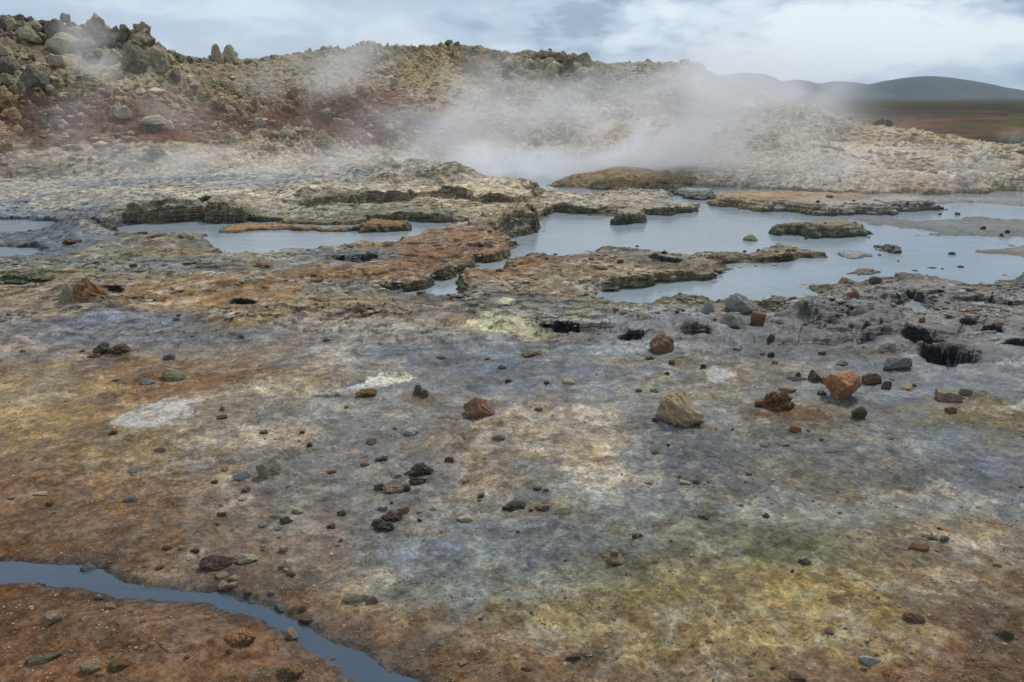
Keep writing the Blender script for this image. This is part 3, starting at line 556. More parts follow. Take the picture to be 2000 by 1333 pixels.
 (1440,180,110,18,26,'735038',.8,.8,0),(1380,150,60,16,22,'75583c',.8,.8,0),(1540,215,70,10,22,'6d4c38',.7,.8,0),(1330,240,60,14,0,'917668',.5,1,0),(1480,225,70,14,15,'9a9268',.7,.9,0),(1570,245,50,14,15,'9c945e',.7,.9,0),(1520,260,60,12,0,'9b8c68',.6,1,0),(1640,255,50,16,10,'8c7048',.7,.9,0),
 (1700,275,110,10,0,'a08468',.6,1,0),(1850,300,90,9,0,'9d8468',.5,1,0),(1900,330,120,8,0,'97826a',.6,1,0),(1700,320,130,8,0,'9c8672',.6,1,0),(1800,350,160,7,0,'9a7e68',.6,1,0),(1950,310,90,14,0,'b0a98e',.6,1,0),(1760,265,60,9,0,'b9b0a0',.6,1,0),(1880,284,90,6,0,'b7b29a',.7,1,0),
 (1240,315,90,10,0,'8f7c64',.5,1,0),(330,325,60,12,0,'8f875e',.7,.8,0),(420,330,60,10,0,'9a9484',.6,.9,0),(470,305,220,18,0,'b8a996',.75,.9,0),(620,320,180,14,0,'c0b19e',.75,.9,0),(200,300,180,16,0,'a89a8a',.6,.9,0),(1400,300,200,30,0,'b8a894',.6,1,0),(1600,320,200,30,0,'bcae98',.6,1,0)]
def colour(x, y, z, o):
    U, V, D, t, r = o['U'], o['V'], o['D'], o['t'], o['r']
    n = x.size
    # ragged chart so that no boundary is smooth; amplitudes follow the ground distance
    k = np.clip(r / 8.0, 0.35, 3.0)
    wx, wy = fbm(x, y, 1.1, 5, 111, .6), fbm(x, y, 1.1, 5, 121, .6)
    gU = 1556 * k * 0.16 / np.maximum(r, 1.5)
    gV = 1556 * CAMZ / np.maximum(r, 1.8) ** 2 * 0.16 * k
    gV = np.where(t > 0.02, np.maximum(gV, 9), gV)
    wx2, wy2 = fbm(x, y, .25, 5, 113, .65), fbm(x, y, .25, 5, 123, .65)
    c = base_colour(U + gU * (1.5 * wx + .7 * wx2), V + gV * (1.5 * wy + .7 * wy2))
    wet = np.full(n, 0.10)
    n1 = fbm(x, y, 0.28, 6, 131, .52); n2 = fbm(x, y, 0.75, 5, 137, .5); n3 = fbm(x, y, 0.06, 3, 139, .6)
    n1n = fbm(x, y, 0.16, 6, 132, .52); n3n = fbm(x, y, .05, 4, 133, .5)
    qn = ss(7.5, 3.5, r)
    rag = mixv(0.7 * n1 + 0.45 * n2 + 0.4 * n3, 0.75 * n1n + 0.3 * n1 + 0.45 * n3n, qn)
    mot = mixv(fbm(x, y, .22, 6, 134, .55), fbm(x, y, .09, 6, 135, .55), qn)
    foldU, foldV = U + gU * (0.6 * wx + .3 * wx2), V + gV * (0.6 * wy + .3 * wy2)
    for i, (cx, cy, rx, ry, rot, col, op, rg, wt) in enumerate(PATCH):
        if cy > 990: op *= .5
        m = (np.abs(U - cx) < 2.2 * max(rx, ry)) & (np.abs(V - cy) < 2.2 * max(ry, rx * abs(math.sin(math.radians(rot))) + ry))
        if not m.any(): continue
        cc, s_ = math.cos(math.radians(rot)), math.sin(math.radians(rot))
        du, dv = foldU[m] - cx, foldV[m] - cy
        q = np.sqrt(((du * cc + dv * s_) / rx) ** 2 + ((-du * s_ + dv * cc) / ry) ** 2)
        sg = 1 if i % 2 else -1
        v = 1.0 - q + rg * 0.95 * sg * rag[m] + .30 * mot[m]
        a = ss(-0.02, 0.07, v) * ss(1.9, 1.3, q) * op * (.72 + .28 * ss(-.25, .25, mot[m] * sg))
        if t[m].max() > .05 and V[m].min() < 330:
            pass
        c[m] = mixv(c[m], lin(col), a[:, None])
        wet[m] = mixv(wet[m], wt, a)
    hh0 = ss(.02, .2, t)
    cl0 = ((o['tt'] > 0.02) & (o['tt'] < .97)) * 1.0
    fg = ss(560, 760, V)
    # fine salt crust and grit, everywhere on the flats
    flat = (1 - ss(.05, .3, t))
    bz = np.clip(gb(U, V, 150, 1260, 620, 170) + gb(U, V, 80, 1010, 420, 130) + gb(U, V, 2000, 1290, 320, 130) + gb(U, V, 1000, 1345, 800, 60), 0, 1)
    s1 = (1 - .75 * bz) * ss(0.19, 0.23, fbm(x, y, 0.5, 6, 141, .52)) * ss(-.3, .3, fbm(x, y, 2.2, 3, 142))
    c = mixv(c, lin('b3aca2') * 1.0, (0.42 * s1 * flat)[:, None])
    s2 = ss(0.20, 0.25, fbm(x, y, 0.6, 6, 143, .52))
    c = mixv(c, c * 0.62, (0.55 * s2 * flat * (1 - .4 * ss(640, 760, V)))[:, None])
    s3 = ss(0.2, .5, fbm(x, y, .33, 5, 144, .66))
    c = mixv(c, c * np.array([1.12, 1.04, .82]), (0.55 * s3)[:, None])
    s4 = ss(0.2, .5, fbm(x, y, .42, 5, 145, .66))
    c = mixv(c, c * np.array([.86, .98, 1.10]), (0.5 * s4)[:, None])
    # flow lines: thin veins
    s5 = (1 - .7 * bz) * ss(0.14, 0.19, fbm(x, y, 0.14, 6, 146, .52)) * ss(-.2, .3, fbm(x, y, 1.2, 3, 147))
    c = mixv(c, lin('a9a49c'), (0.36 * s5 * flat)[:, None])
    s6 = ss(0.18, 0.24, fbm(x, y, 0.17, 6, 148, .52)) * ss(-.2, .3, fbm(x, y, 1.0, 3, 149))
    c = mixv(c, c * .55, (0.5 * s6 * flat)[:, None])
    calmf = 1 - .25 * ss(640, 760, V)
    # tinted plates of old crust with hairline cracks
    ca, cb, cc_ = cell(x + .16 * wx + .10 * wx2, y + .16 * wy + .10 * wy2, .30, 21)
    pm_ = flat * ss(-.25, .25, fbm(x, y, 1.6, 3, 154))
    c = c * (1 + (.42 * calmf * (cc_ - .5) * pm_ * ss(0, .1, cb)))[:, None]
    hair = ss(.035, .0, cb) * ss(.0, .3, fbm(x, y, .9, 3, 155)) * flat
    c = mixv(c, c * .45, (.6 * hair)[:, None])
    # damp and dried films with tide lines round them
    bz = np.clip(gb(U, V, 150, 1260, 620, 170) + gb(U, V, 80, 1010, 420, 130) + gb(U, V, 2000, 1290, 320, 130) + gb(U, V, 1000, 1345, 800, 60), 0, 1)
    fgz = ss(545, 640, V) * flat
    for sd_, sc_, th_, mul_, wv_, rimc in ((175, 1.3, .12, (.72, .76, .83), .45, 'b8b4ac'), (177, .9, .17, (1.20, 1.20, 1.19), 0, 'c4c0b8'), (179, .45, .20, (.68, .68, .70), .3, 'a8a298'), (181, .33, .20, (1.24, 1.23, 1.20), 0, 'c4beb2'), (183, .5, .22, (.90, .82, .72), 0, '846a50'), (185, .2, .22, (.70, .70, .70), 0, '8c857a'), (187, .16, .22, (1.26, 1.25, 1.22), 0, 'b4aea4')):
        p_ = fbm(x + .10 * wx2, y + .10 * wy2, sc_, 7, sd_, .47)
        fm_ = ss(th_, th_ + .03, p_) * fgz
        fm_ = fm_ * (1 - (.75 if mul_[0] > 1 else .35) * bz)
        c = mixv(c, c * np.array(mul_), (.85 * fm_)[:, None]); wet = np.maximum(wet, wv_ * fm_)
        ln_ = (1 - .8 * bz) * np.exp(-((p_ - th_ + .008) / .010) ** 2) * fgz * ss(-.1, .25, fbm(x, y, .5, 3, sd_ + 1))
        c = mixv(c, lin(rimc), (.38 * ln_)[:, None])
    # streaks of run-off: stretched, warped bands
    sk = fbm((x * .82 - y * .57) * 3.2 + .8 * wx, (x * .57 + y * .82) * .8 + .5 * wy, .9, 6, 156, .64)
    calmf = 1 - .35 * ss(640, 760, V)
    c = mixv(c, c * 1.34 + .012, (.5 * calmf * ss(.14, .24, sk) * flat)[:, None])
    c = mixv(c, c * .66, (.5 * calmf * ss(-.16, -.28, sk) * flat)[:, None])
    mm = mixv(fbm(x, y, .13, 5, 157, .5), fbm(x, y, .05, 4, 158, .5), qn)
    c = c * (1 + .34 * calmf * np.clip(np.tanh(3.0 * mm), -.75, .9) * (1 - .4 * (1 - flat)))[:, None]
    # dark cracks between plates on the right
    rrm = o['rr_mask']
    c = mixv(c, lin('2c2f30'), (rrm * (1 - o['plates']) * .85 * ss(-.1, .3, fbm(x, y, 1.4, 2, 150)))[:, None])
    c = mixv(c, c * np.array([.72, .78, .82]), (rrm * ss(.35, .75, o['cr']) * .6)[:, None])
    # cliffs: laminated crust
    lam = 0.5 + 0.5 * np.sin(z * 260 + 5 * fbm(x, y, .5, 3, 151))
    lam2 = fbm(x * .35 + y * .2, z * 11, .25, 4, 152)
    cl = ((o['tt'] > 0.02) & (o['tt'] < .97)) * ss(.05, .11, o['L']) * (D > 0)
    ccol = mixv(lin('5e5c50'), lin('aaa592'), (np.clip(.5 * lam + .5 * lam2 + .15, 0, 1))[:, None])
    ccol = mixv(ccol, lin('4a5138'), (.5 * ss(0, .4, fbm(x, y, 1.1, 2, 153)))[:, None])
    c = mixv(c, ccol, (cl * .93)[:, None])
    c = mixv(c, ccol * .9, (np.clip(o['edge'], 0, 1) * .88)[:, None])
    # islands
    I = o['I']
    IC = {0: ('a08c78', '9a957f', .12), 1: ('4f5860', '525a60', .4), 2: ('7a7562', '5d6460', .3), 3: ('6d7478', '5a6066', .6), 4: ('6b5640', '4e4a42', .4), 5: ('7b6040', '565c5c', .4), 6: ('9a978a', '6b6d6a', .2), 7: ('625a52', '54585a', .3), 8: ('9a8466', '8f8670', .1), 9: ('747c7c', '585f60', .4), 10: ('9c9888', '80807a', .1), 11: ('875f36', '6a5a40', .4), 12: ('86602e', '50584a', .3), 13: ('525b64', '525a60', .5)}
    for i, (top, side, wt) in IC.items():
        m = (I == i) & (o['DI'] < 0.06)
        if not m.any(): continue
        s = ss(0.0, 1.0, -o['DI'][m] / ISL[i][5])
        nn = np.clip(.5 + 1.1 * fbm(x[m], y[m], .8, 5, 160 + i), 0, 1)
        tc = lin(top)[None] * (0.75 + .5 * nn[:, None])
        if i in (2,): tc = mixv(tc, lin('7a4a30'), (ss(.5, .9, nn) * .6 * ss(0, .6, fbm(x[m], y[m], 1.2, 2, 171) + .2))[:, None])
        if i in (0,): tc = mixv(tc, lin('a8957c'), (ss(.5, .8, nn) * .6)[:, None])
        sc = lin(side)[None] * (.5 + .65 * np.clip(.5 * lam[m] + .6 * lam2[m] + .2, 0, 1))[:, None]
        q = mixv(sc, tc, s[:, None])
        c[m] = q; wet[m] = wt
    # ground that stays soaked: darker and cooler, with a sheen
    zn = .55 * n2 + .5 * fbm(x, y, .5, 5, 159, .62)
    for cx, cy, rx, ry, op in ((60, 450, 230, 60, .98), (250, 400, 160, 14, .5), (1850, 620, 300, 90, 1.0), (1560, 645, 240, 56, .92), (1290, 632, 190, 34, .95), (1780, 735, 280, 50, .9), (1850, 600, 200, 60, .7), (1640, 680, 220, 40, .6), (400, 362, 330, 10, .75), (1000, 600, 200, 20, .5), (1800, 390, 260, 20, .8), (350, 520, 260, 20, .6), (690, 500, 120, 18, .9), (430, 480, 200, 10, .5), (1200, 500, 170, 18, .45), (240, 640, 260, 30, .7),
                               (1000, 710, 300, 44, .6), (1330, 880, 140, 60, .6), (1930, 890, 150, 60, .7), (700, 560, 120, 14, .6), (900, 575, 160, 14, .5), (1100, 590, 140, 12, .5), (1950, 560, 150, 24, .8), (1050, 1070, 320, 70, .35)):
        q = np.sqrt(((foldU - cx) / rx) ** 2 + ((foldV - cy) / ry) ** 2)
        a = ss(-.10, .28, 1 - q + .75 * zn) * ss(2.0, 1.3, q) * op
        lum = (c @ np.array([.3, .5, .2]))[:, None]
        c = mixv(c, (.55 * c + .45 * lum) * np.array([.50, .60, .75]), a[:, None]); wet = np.maximum(wet, a * .62)
    # clean salt blooms, laid over everything
    for cx, cy, rx, ry, rot, col, op in ((762, 742, 40, 11, -6, 'e4e5e0', .95), (712, 756, 40, 5, -8, 'c8cacb', .7), (318, 806, 74, 17, -15, 'b9bdc4', .85), (262, 826, 40, 9, 0, 'a9adb4', .7), (1408, 735, 30, 12, 0, 'b4bac2', .8), (1985, 710, 34, 6, 0, 'bcc6d2', .8), (990, 588, 24, 6, -6, 'c2bcaa', .85), (1150, 552, 44, 7, 0, 'c6c9ca', .85),
                                     (450, 618, 34, 5, -8, 'c4bdb0', .8), (1000, 634, 60, 12, 12, 'b8baa0', .75), (1250, 676, 90, 10, 0, '98a2ac', .6), (330, 592, 60, 4, -4, 'c0b8aa', .7), (660, 800, 40, 6, -10, 'b0b0ae', .6), (620, 770, 60, 4, -6, 'b8b8b6', .6), (1590, 660, 1, 1, 0, 'ffffff', 0)):
        cc, s_ = math.cos(math.radians(rot)), math.sin(math.radians(rot))
        du, dv = U + gU * .25 * wx2 - cx, V + gV * .25 * wy2 - cy
        q = np.sqrt(((du * cc + dv * s_) / rx) ** 2 + ((-du * s_ + dv * cc) / ry) ** 2)
        a = ss(-.02, .05, 1 - q + .9 * n1n + .4 * n3n) * ss(1.8, 1.4, q) * op * (1 - .6 * ss(.05, .15, mot))
        c = mixv(c, lin(col), a[:, None]); wet = wet * (1 - a)
    fz = np.maximum.reduce([gb(U, V, a_, b_, c_, d_) for a_, b_, c_, d_ in ((1200, 1225, 230, 45), (1450, 1275, 280, 50), (1700, 1240, 130, 60), (1870, 1030, 120, 26), (1620, 1150, 160, 40))])
    for sd_, col_, op_ in ((171, 'b0a478', .5), (172, 'a8a294', .5), (173, '8c7a48', .5), (174, '6e5440', .6)):
        fl = ss(.15, .20, fbm(x, y, .12, 6, sd_, .5) + .22 * (fz - 1) + .1 * wx2)
        c = mixv(c, lin(col_), (fl * op_ * ss(.2, .6, fz))[:, None])
    # warm films are ochre rather than red
    rg_, rb_ = c[:, 0] - c[:, 1], c[:, 0] - c[:, 2]
    k_ = (1 - hh0)
    c[:, 1] += .16 * rg_ * k_ * (rg_ > 0); c[:, 2] += .10 * rb_ * k_ * (rb_ > 0)
    # crust ledges: pale lip, dark damp foot
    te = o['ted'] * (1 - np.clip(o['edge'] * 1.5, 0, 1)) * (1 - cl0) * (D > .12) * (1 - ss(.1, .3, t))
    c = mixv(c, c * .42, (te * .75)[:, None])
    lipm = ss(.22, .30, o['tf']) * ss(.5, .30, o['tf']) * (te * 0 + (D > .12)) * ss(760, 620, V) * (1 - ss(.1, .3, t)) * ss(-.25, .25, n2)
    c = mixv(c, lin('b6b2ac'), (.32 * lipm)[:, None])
    c = mixv(c, c * 1.3, (np.clip(o['lump'] * 2.2, 0, .5))[:, None])
    # pool rims: dark wet line and pale lip
    rim = ss(.10, .0, np.abs(z - .0)) * (D > -.1) * (D < .25) * (r > 5) * (r < 30)
    c = mixv(c, c * np.array([.5, .53, .55]), (rim * .8)[:, None])
    lip = ss(.03, .0, np.abs(D - .17)) * (r > 5) * ss(-.1, .25, n2)
    c = mixv(c, lin('b5ad98'), (.45 * lip)[:, None])
    # holes: black mud
    c = mixv(c, lin('101213'), (o['hole'] * .97)[:, None])
    wet = np.maximum(wet, o['hole'] * .25)
    # stream bed and banks
    ds = o['ds']
    c = mixv(c, lin('454b52'), (ss(.08, -.01, ds) * .85)[:, None])
    b = ss(.26, .05, ds) * (V > 1000)
    c = mixv(c, c * np.array([.80, .76, .74]), (b * .9)[:, None])
    # hill: pale crust on the knobs, red-brown or grey earth between them
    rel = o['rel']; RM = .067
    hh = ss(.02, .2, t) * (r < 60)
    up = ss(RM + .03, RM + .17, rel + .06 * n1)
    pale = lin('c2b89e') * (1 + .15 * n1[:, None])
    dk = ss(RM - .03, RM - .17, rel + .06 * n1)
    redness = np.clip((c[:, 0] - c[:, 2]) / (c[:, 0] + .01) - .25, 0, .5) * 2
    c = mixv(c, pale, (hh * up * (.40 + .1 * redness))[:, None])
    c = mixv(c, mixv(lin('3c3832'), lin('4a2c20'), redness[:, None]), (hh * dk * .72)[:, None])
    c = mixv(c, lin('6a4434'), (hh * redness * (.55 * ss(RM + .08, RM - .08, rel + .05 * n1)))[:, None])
    yl = ss(.15, .45, fbm(x, y, 1.7, 5, 181, .6)) * hh
    c = mixv(c, lin('9a8a50'), (yl * .28 * (1 - .6 * redness))[:, None])
    gr = ss(.2, .45, fbm(x, y, 1.9, 5, 182, .6)) * hh
    c = mixv(c, lin('66705a'), (gr * .4 * (1 - .5 * redness))[:, None])
    or_ = ss(.2, .45, fbm(x, y, .9, 5, 183, .6)) * hh
    c = mixv(c, lin('84553a'), (or_ * .18)[:, None])
    # far plain
    rr = o['rr']
    pf = ss(1.5, 8, r - rr) * ss(24, 30, r)
    n4 = fbm(x, y, 12, 5, 191, .6); n5 = fbm(x, y, 3, 5, 192, .6)
    pc = mixv(lin('5e4234'), lin('463830'), ss(-.2, .3, n4)[:, None])
    pc = mixv(pc, lin('704e38'), (.55 * ss(.0, .4, n5) )[:, None])
    east = ss(.46, .53, o['th'])
    pc = mixv(pc, lin('3c4a22'), (np.maximum(.95 * ss(-.02, .1, n5 + .6 * n4) * east, .5 * ss(.3, .4, n5)) * ss(55, 75, r))[:, None])
    pc = mixv(pc, mixv(lin('262522'), lin('3c3a26'), ss(0, .4, fbm(x, y, 25, 4, 193))[:, None]), (ss(150, 215, r + 60 * n4) * .93)[:, None])
    pc = pc * (1 + .9 * np.clip(fbm(x, y * .5, 9, 5, 194, .65), -.7, .9))[:, None]
    pc = mixv(pc, lin('4a4a34'), (.5 * ss(300, 700, r))[:, None])
    c = mixv(c, pc, pf[:, None])
    # behind and beside the view
    bk = ss(.9, 1.3, np.abs(o['th']))
    c = mixv(c, lin('7a5c46') * (1 + .3 * n2[:, None]), (bk * (r < 60))[:, None])
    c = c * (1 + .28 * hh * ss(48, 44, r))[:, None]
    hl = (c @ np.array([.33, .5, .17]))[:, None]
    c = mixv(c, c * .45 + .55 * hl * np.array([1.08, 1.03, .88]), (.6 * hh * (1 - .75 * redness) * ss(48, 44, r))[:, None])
    wet = wet * (1 - hh) * (1 - pf) + .02 * hh
    c = np.clip(c * ALB, 0.006, .85)
    return c, np.clip(wet, 0, 1)

# ------------------------------------------------------------------ materials
def new_mat(name):
    m = bpy.data.materials.new(name); m.use_nodes = True
    nt = m.node_tree; nt.nodes.clear()
    g = G(nt)
    out = g.n('ShaderNodeOutputMaterial'); p = g.n('ShaderNodeBsdfPrincipled')
    g.link(p.outputs[0], out.inputs[0])
    return m, g, p, out
def ground_material():
    m, g, p, out = new_mat('mineral_ground')
    at = g.n('ShaderNodeAttribute', attribute_name='col'); wt = g.n('ShaderNodeAttribute', attribute_name='wet')
    geo = g.n('ShaderNodeNewGeometry'); P = geo.outputs['Position']
    a = g.noise(P, 55, 8, .68); b = g.noise(P, 9, 8, .66); c = g.noise(P, 230, 3, .6)
    def stretch(v, lo, hi, t0, t1):
        return g.n('ShaderNodeMapRange', interpolation_type='SMOOTHSTEP', inp={'Value': v, 'From Min': lo, 'From Max': hi, 'To Min': t0, 'To Max': t1}).outputs[0]
    f = g.math('MULTIPLY', stretch(a, .34, .66, .70, 1.30), stretch(b, .34, .66, .78, 1.22))
    col = g.mix(1.0, at.outputs['Color'], None or g.ramp(f, [(0, (0, 0, 0)), (1, (1, 1, 1))]), 'MULTIPLY')
    vm = g.n('ShaderNodeVectorMath', operation='SCALE'); g.link(at.outputs['Color'], vm.inputs[0]); g.link(f, vm.inputs['Scale'])
    col = vm.outputs[0]
    # ragged salt crust, warm and cool stains, all finer than the mesh
    def mask(sc, lo, hi, top, rough=.72):
        return g.n('ShaderNodeMapRange', inp={'Value': g.noise(P, sc, 6, rough - .18), 'From Min': lo, 'From Max': hi, 'To Min': 0, 'To Max': top}).outputs[0]
    col = g.mix(mask(17, .54, .56, .34), col, g.mix(.35, g.mix(1.0, col, (1.5, 1.52, 1.55, 1), 'MULTIPLY'), lin4('8e8878')))
    col = g.mix(mask(26, .45, .43, .42), col, g.mix(1.0, col, (.45, .43, .42, 1), 'MULTIPLY'))
    col = g.mix(mask(8, .53, .57, .5), col, g.mix(1.0, col, (1.16, 1.04, .80, 1), 'MULTIPLY'))
    col = g.mix(mask(9, .53, .57, .5), col, g.mix(1.0, col, (.84, .97, 1.10, 1), 'MULTIPLY'))
    # laminated look on steep faces
    sn = g.n('ShaderNodeSeparateXYZ'); g.link(geo.outputs['True Normal'], sn.inputs[0])
    steep = g.n('ShaderNodeMapRange', inp={'Value': sn.outputs[2], 'From Min': .86, 'From Max': .5, 'To Min': 0, 'To Max': 1}).outputs[0]
    ml = g.n('ShaderNodeMapping'); g.link(P, ml.inputs[0]); ml.inputs['Scale'].default_value = (2.2, 2.2, 45)
    lam = g.noise(ml.outputs[0], 1.0, 5, .65)
    lamc = g.ramp(lam, [(.36, (.28, .28, .26)), (.5, (.85, .85, .82)), (.62, (1.45, 1.42, 1.3))])
    col = g.mix(g.math('MULTIPLY', steep, .85), col, g.mix(1.0, col, lamc, 'MULTIPLY'))
    # pale and dark specks
    sp = g.n('ShaderNodeMapRange', inp={'Value': c, 'From Min': .64, 'From Max': .69, 'To Min': 0, 'To Max': .6}).outputs[0]
    col = g.mix(sp, col, lin4('a39a88'))
    sd = g.n('ShaderNodeMapRange', inp={'Value': g.noise(P, 150, 4, .62), 'From Min': .39, 'From Max': .33, 'To Min': 0, 'To Max': .75}).outputs[0]
    col = g.mix(sd, col, lin4('35322f'))
    g.link(col, p.inputs['Base Color'])
    w = wt.outputs['Fac']
    wn = g.math('MULTIPLY', w, g.math('MULTIPLY_ADD', b, 1.1, 0.42))
    ro = g.n('ShaderNodeMapRange', inp={'Value': wn, 'From Min': 0.0, 'From Max': 0.9, 'To Min': 0.93, 'To Max': 0.34})
    g.link(ro.outputs[0], p.inputs['Roughness'])
    g.link(g.n('ShaderNodeMapRange', inp={'Value': w, 'From Min': 0.05, 'From Max': 0.6, 'To Min': 0.08, 'To Max': 0.5}).outputs[0], p.inputs['Specular IOR Level'])
    h = g.math('ADD', g.math('ADD', g.math('MULTIPLY', a, .5), g.math('MULTIPLY', g.math('MULTIPLY', lam, steep), 5.0)), g.math('ADD', g.math('MULTIPLY', b, 1.5), g.math('MULTIPLY', c, .10)))
    bp = g.n('ShaderNodeBump'); bp.inputs['Strength'].default_value = .9; bp.inputs['Distance'].default_value = .016
    g.link(h, bp.inputs['Height']); g.link(bp.outputs[0], p.inputs['Normal'])
    return m
MG = ground_material()
def water_material(name, base, rough, scale, dist):
    m, g, p, out = new_mat(name)
    geo = g.n('ShaderNodeNewGeometry'); P = geo.outputs['Position']
    mp = g.n('ShaderNodeMapping'); g.link(P, mp.inputs[0]); mp.inputs['Scale'].default_value = (.6, 1.6, 1)
    n = g.noise(mp.outputs[0], .9, 5, .6, .5)
    col = g.mix(n, (*(lin(base) * .8), 1), (*(lin(base) * 1.1), 1))
    sc = g.n('ShaderNodeMapRange', inp={'Value': g.noise(mp.outputs[0], 2.6, 8, .7, 1.2), 'From Min': .57, 'From Max': .66, 'To Min': 0, 'To Max': .4}).outputs[0]
    col = g.mix(sc, col, (*(lin(base) * .45), 1))
    g.link(col, p.inputs['Base Color'])
    p.inputs['Roughness'].default_value = rough; p.inputs['IOR'].default_value = 1.33
    a = g.noise(mp.outputs[0], scale, 4, .6); b = g.noise(mp.outputs[0], scale * .22, 3, .5)
    bp = g.n('ShaderNodeBump'); bp.inputs['Strength'].default_value = .5; bp.inputs['Distance'].default_value = dist
    g.link(g.math('ADD', a, g.math('MULTIPLY', b, 2)), bp.inputs['Height']); g.link(bp.outputs[0], p.inputs['Normal'])
    return m
MW = water_material('milky_pool_water', '8e999f', .10, 14, .004)
MS = water_material('stream_water', '445260', .2, 40, .002)

# ------------------------------------------------------------------ mesh helpers
COL = scene.collection
def mesh_from(name, co, faces, mat=None, smooth=True, attrs=None):
    me = bpy.data.meshes.new(name)
    co = np.asarray(co, np.float32); faces = np.asarray(faces, np.int32)
    k = faces.shape[1]
    me.vertices.add(len(co)); me.vertices.foreach_set('co', co.ravel())
    me.loops.add(faces.size); me.loops.foreach_set('vertex_index', faces.ravel())
    me.polygons.add(len(faces)); me.polygons.foreach_set('loop_start', np.arange(0, faces.size, k, dtype=np.int32))
    if smooth: me.polygons.foreach_set('use_smooth', np.ones(len(faces), bool))
    me.update(calc_edges=True)
    for nm, (ty, data) in (attrs or {}).items():
        a = me.attributes.new(nm, ty, 'POINT')
        a.data.foreach_set('color' if ty == 'FLOAT_COLOR' else 'value', np.asarray(data, np.float32).ravel())
    if mat: me.materials.append(mat)
    return me
def link(name, me, kind=None, label=None, cat=None, group=None, parent=None):
    o = bpy.data.objects.new(name, me); COL.objects.link(o)
    if kind: o['kind'] = kind
    if label: o['label'] = label
    if cat: o['category'] = cat
    if group: o['group'] = group
    if parent: o.parent = parent
    return o
def compact(co, faces, attrs):
    used = np.zeros(len(co), bool); used[faces.ravel()] = True
    idx = np.cumsum(used) - 1
    return co[used], idx[faces], {k: (t, d[used]) for k, (t, d) in attrs.items()}

# ------------------------------------------------------------------ the ground sheet
QUAL = 1.0
def polar_sheet():
    th = np.concatenate([np.linspace(-.95, -.635, 80)[:-1], np.linspace(-.635, .635, int(1420 * QUAL)), np.linspace(.635, .95, 80)[1:]])
    v = np.arange(1480, 610, -1.9 / QUAL)
    r1 = onz(np.full(v.shape, 1000.), v, .13)[1]
    r = np.concatenate([[.15, .6, 1.0, 1.25], r1, np.arange(r1[-1] + .016, 16.5, .0175 / QUAL), np.arange(16.5, 34, .042 / QUAL), np.linspace(34.1, 60, 90), np.geomspace(60.8, 900, 190), np.geomspace(940, 9000, 24)])
    r = np.sort(r)
    return th, r
def grid_faces(nr, nc):
    i = np.arange(nr - 1)[:, None] * nc + np.arange(nc - 1)[None]
    return np.stack([i, i + 1, i + nc + 1, i + nc], -1).reshape(-1, 4)
def eval_all(x, y, chunk=400000):
    Z, C, Wt, I, DI, T, R = [], [], [], [], [], [], []
    for a in range(0, x.size, chunk):
        xs, ys = x[a:a + chunk], y[a:a + chunk]
        z, o = terrain(xs, ys); c, w = colour(xs, ys, z, o)
        Z.append(z); C.append(c); Wt.append(w); I.append(o['I']); DI.append(o['DI']); T.append(o['t']); R.append(o['r'])
    return [np.concatenate(q) for q in (Z, C, Wt, I, DI, T, R)]
def build_ground():
    th, r = polar_sheet()
    RR, TH = np.meshgrid(r, th, indexing='ij')
    x, y = (RR * np.sin(TH)).ravel(), (RR * np.cos(TH)).ravel()
    Z, C, Wt, I, DI, T, R = eval_all(x, y)
    co = np.stack([x, y, Z], 1)
    F_ = grid_faces(len(r), len(th))
    rgba = np.concatenate([C, np.ones((len(C), 1))], 1)
    attrs = {'col': ('FLOAT_COLOR', rgba), 'wet': ('FLOAT', Wt)}
    fc = F_[:, 0]
    isl = np.where((I[fc] >= 0) & (DI[fc] < .05) & (Z[F_].max(1) > -.012), I[fc], -1)
    hill = (T[fc] > .03) & (R[fc] < 48) & (isl < 0)
    plain = (R[fc] >= 48)
    for nm, m in (('ground', ~hill & ~plain & (isl < 0)), ('hillside', hill), ('plain', plain)):
        c2, f2, a2 = compact(co, F_[m], attrs)
        link(nm, mesh_from(nm, c2, f2, MG, True, a2), 'structure')
    for i, it in enumerate(ISL):
        m = isl == i
        if m.sum() < 4: continue
        c2, f2, a2 = compact(co, F_[m], attrs)
        link(it[0], mesh_from(it[0], c2, f2, MG, True, a2), None, it[1], it[2])
    # the rest of the surroundings, coarse, outside the photographed sector
    th2 = np.linspace(.95, 2 * math.pi - .95, 240)
    r2 = np.concatenate([[.15], np.linspace(.6, 60, 120), np.geomspace(62, 9000, 70)])
    RR, TH = np.meshgrid(r2, th2, indexing='ij')
    x, y = (RR * np.sin(TH)).ravel(), (RR * np.cos(TH)).ravel()
    Z, C, Wt, I, DI, T, R = eval_all(x, y)
    rgba = np.concatenate([C, np.ones((len(C), 1))], 1)
    link('surrounding_ground', mesh_from('surrounding_ground', np.stack([x, y, Z], 1), grid_faces(len(r2), len(th2)), MG, True, {'col': ('FLOAT_COLOR', rgba), 'wet': ('FLOAT', Wt)}), 'structure')
build_ground()

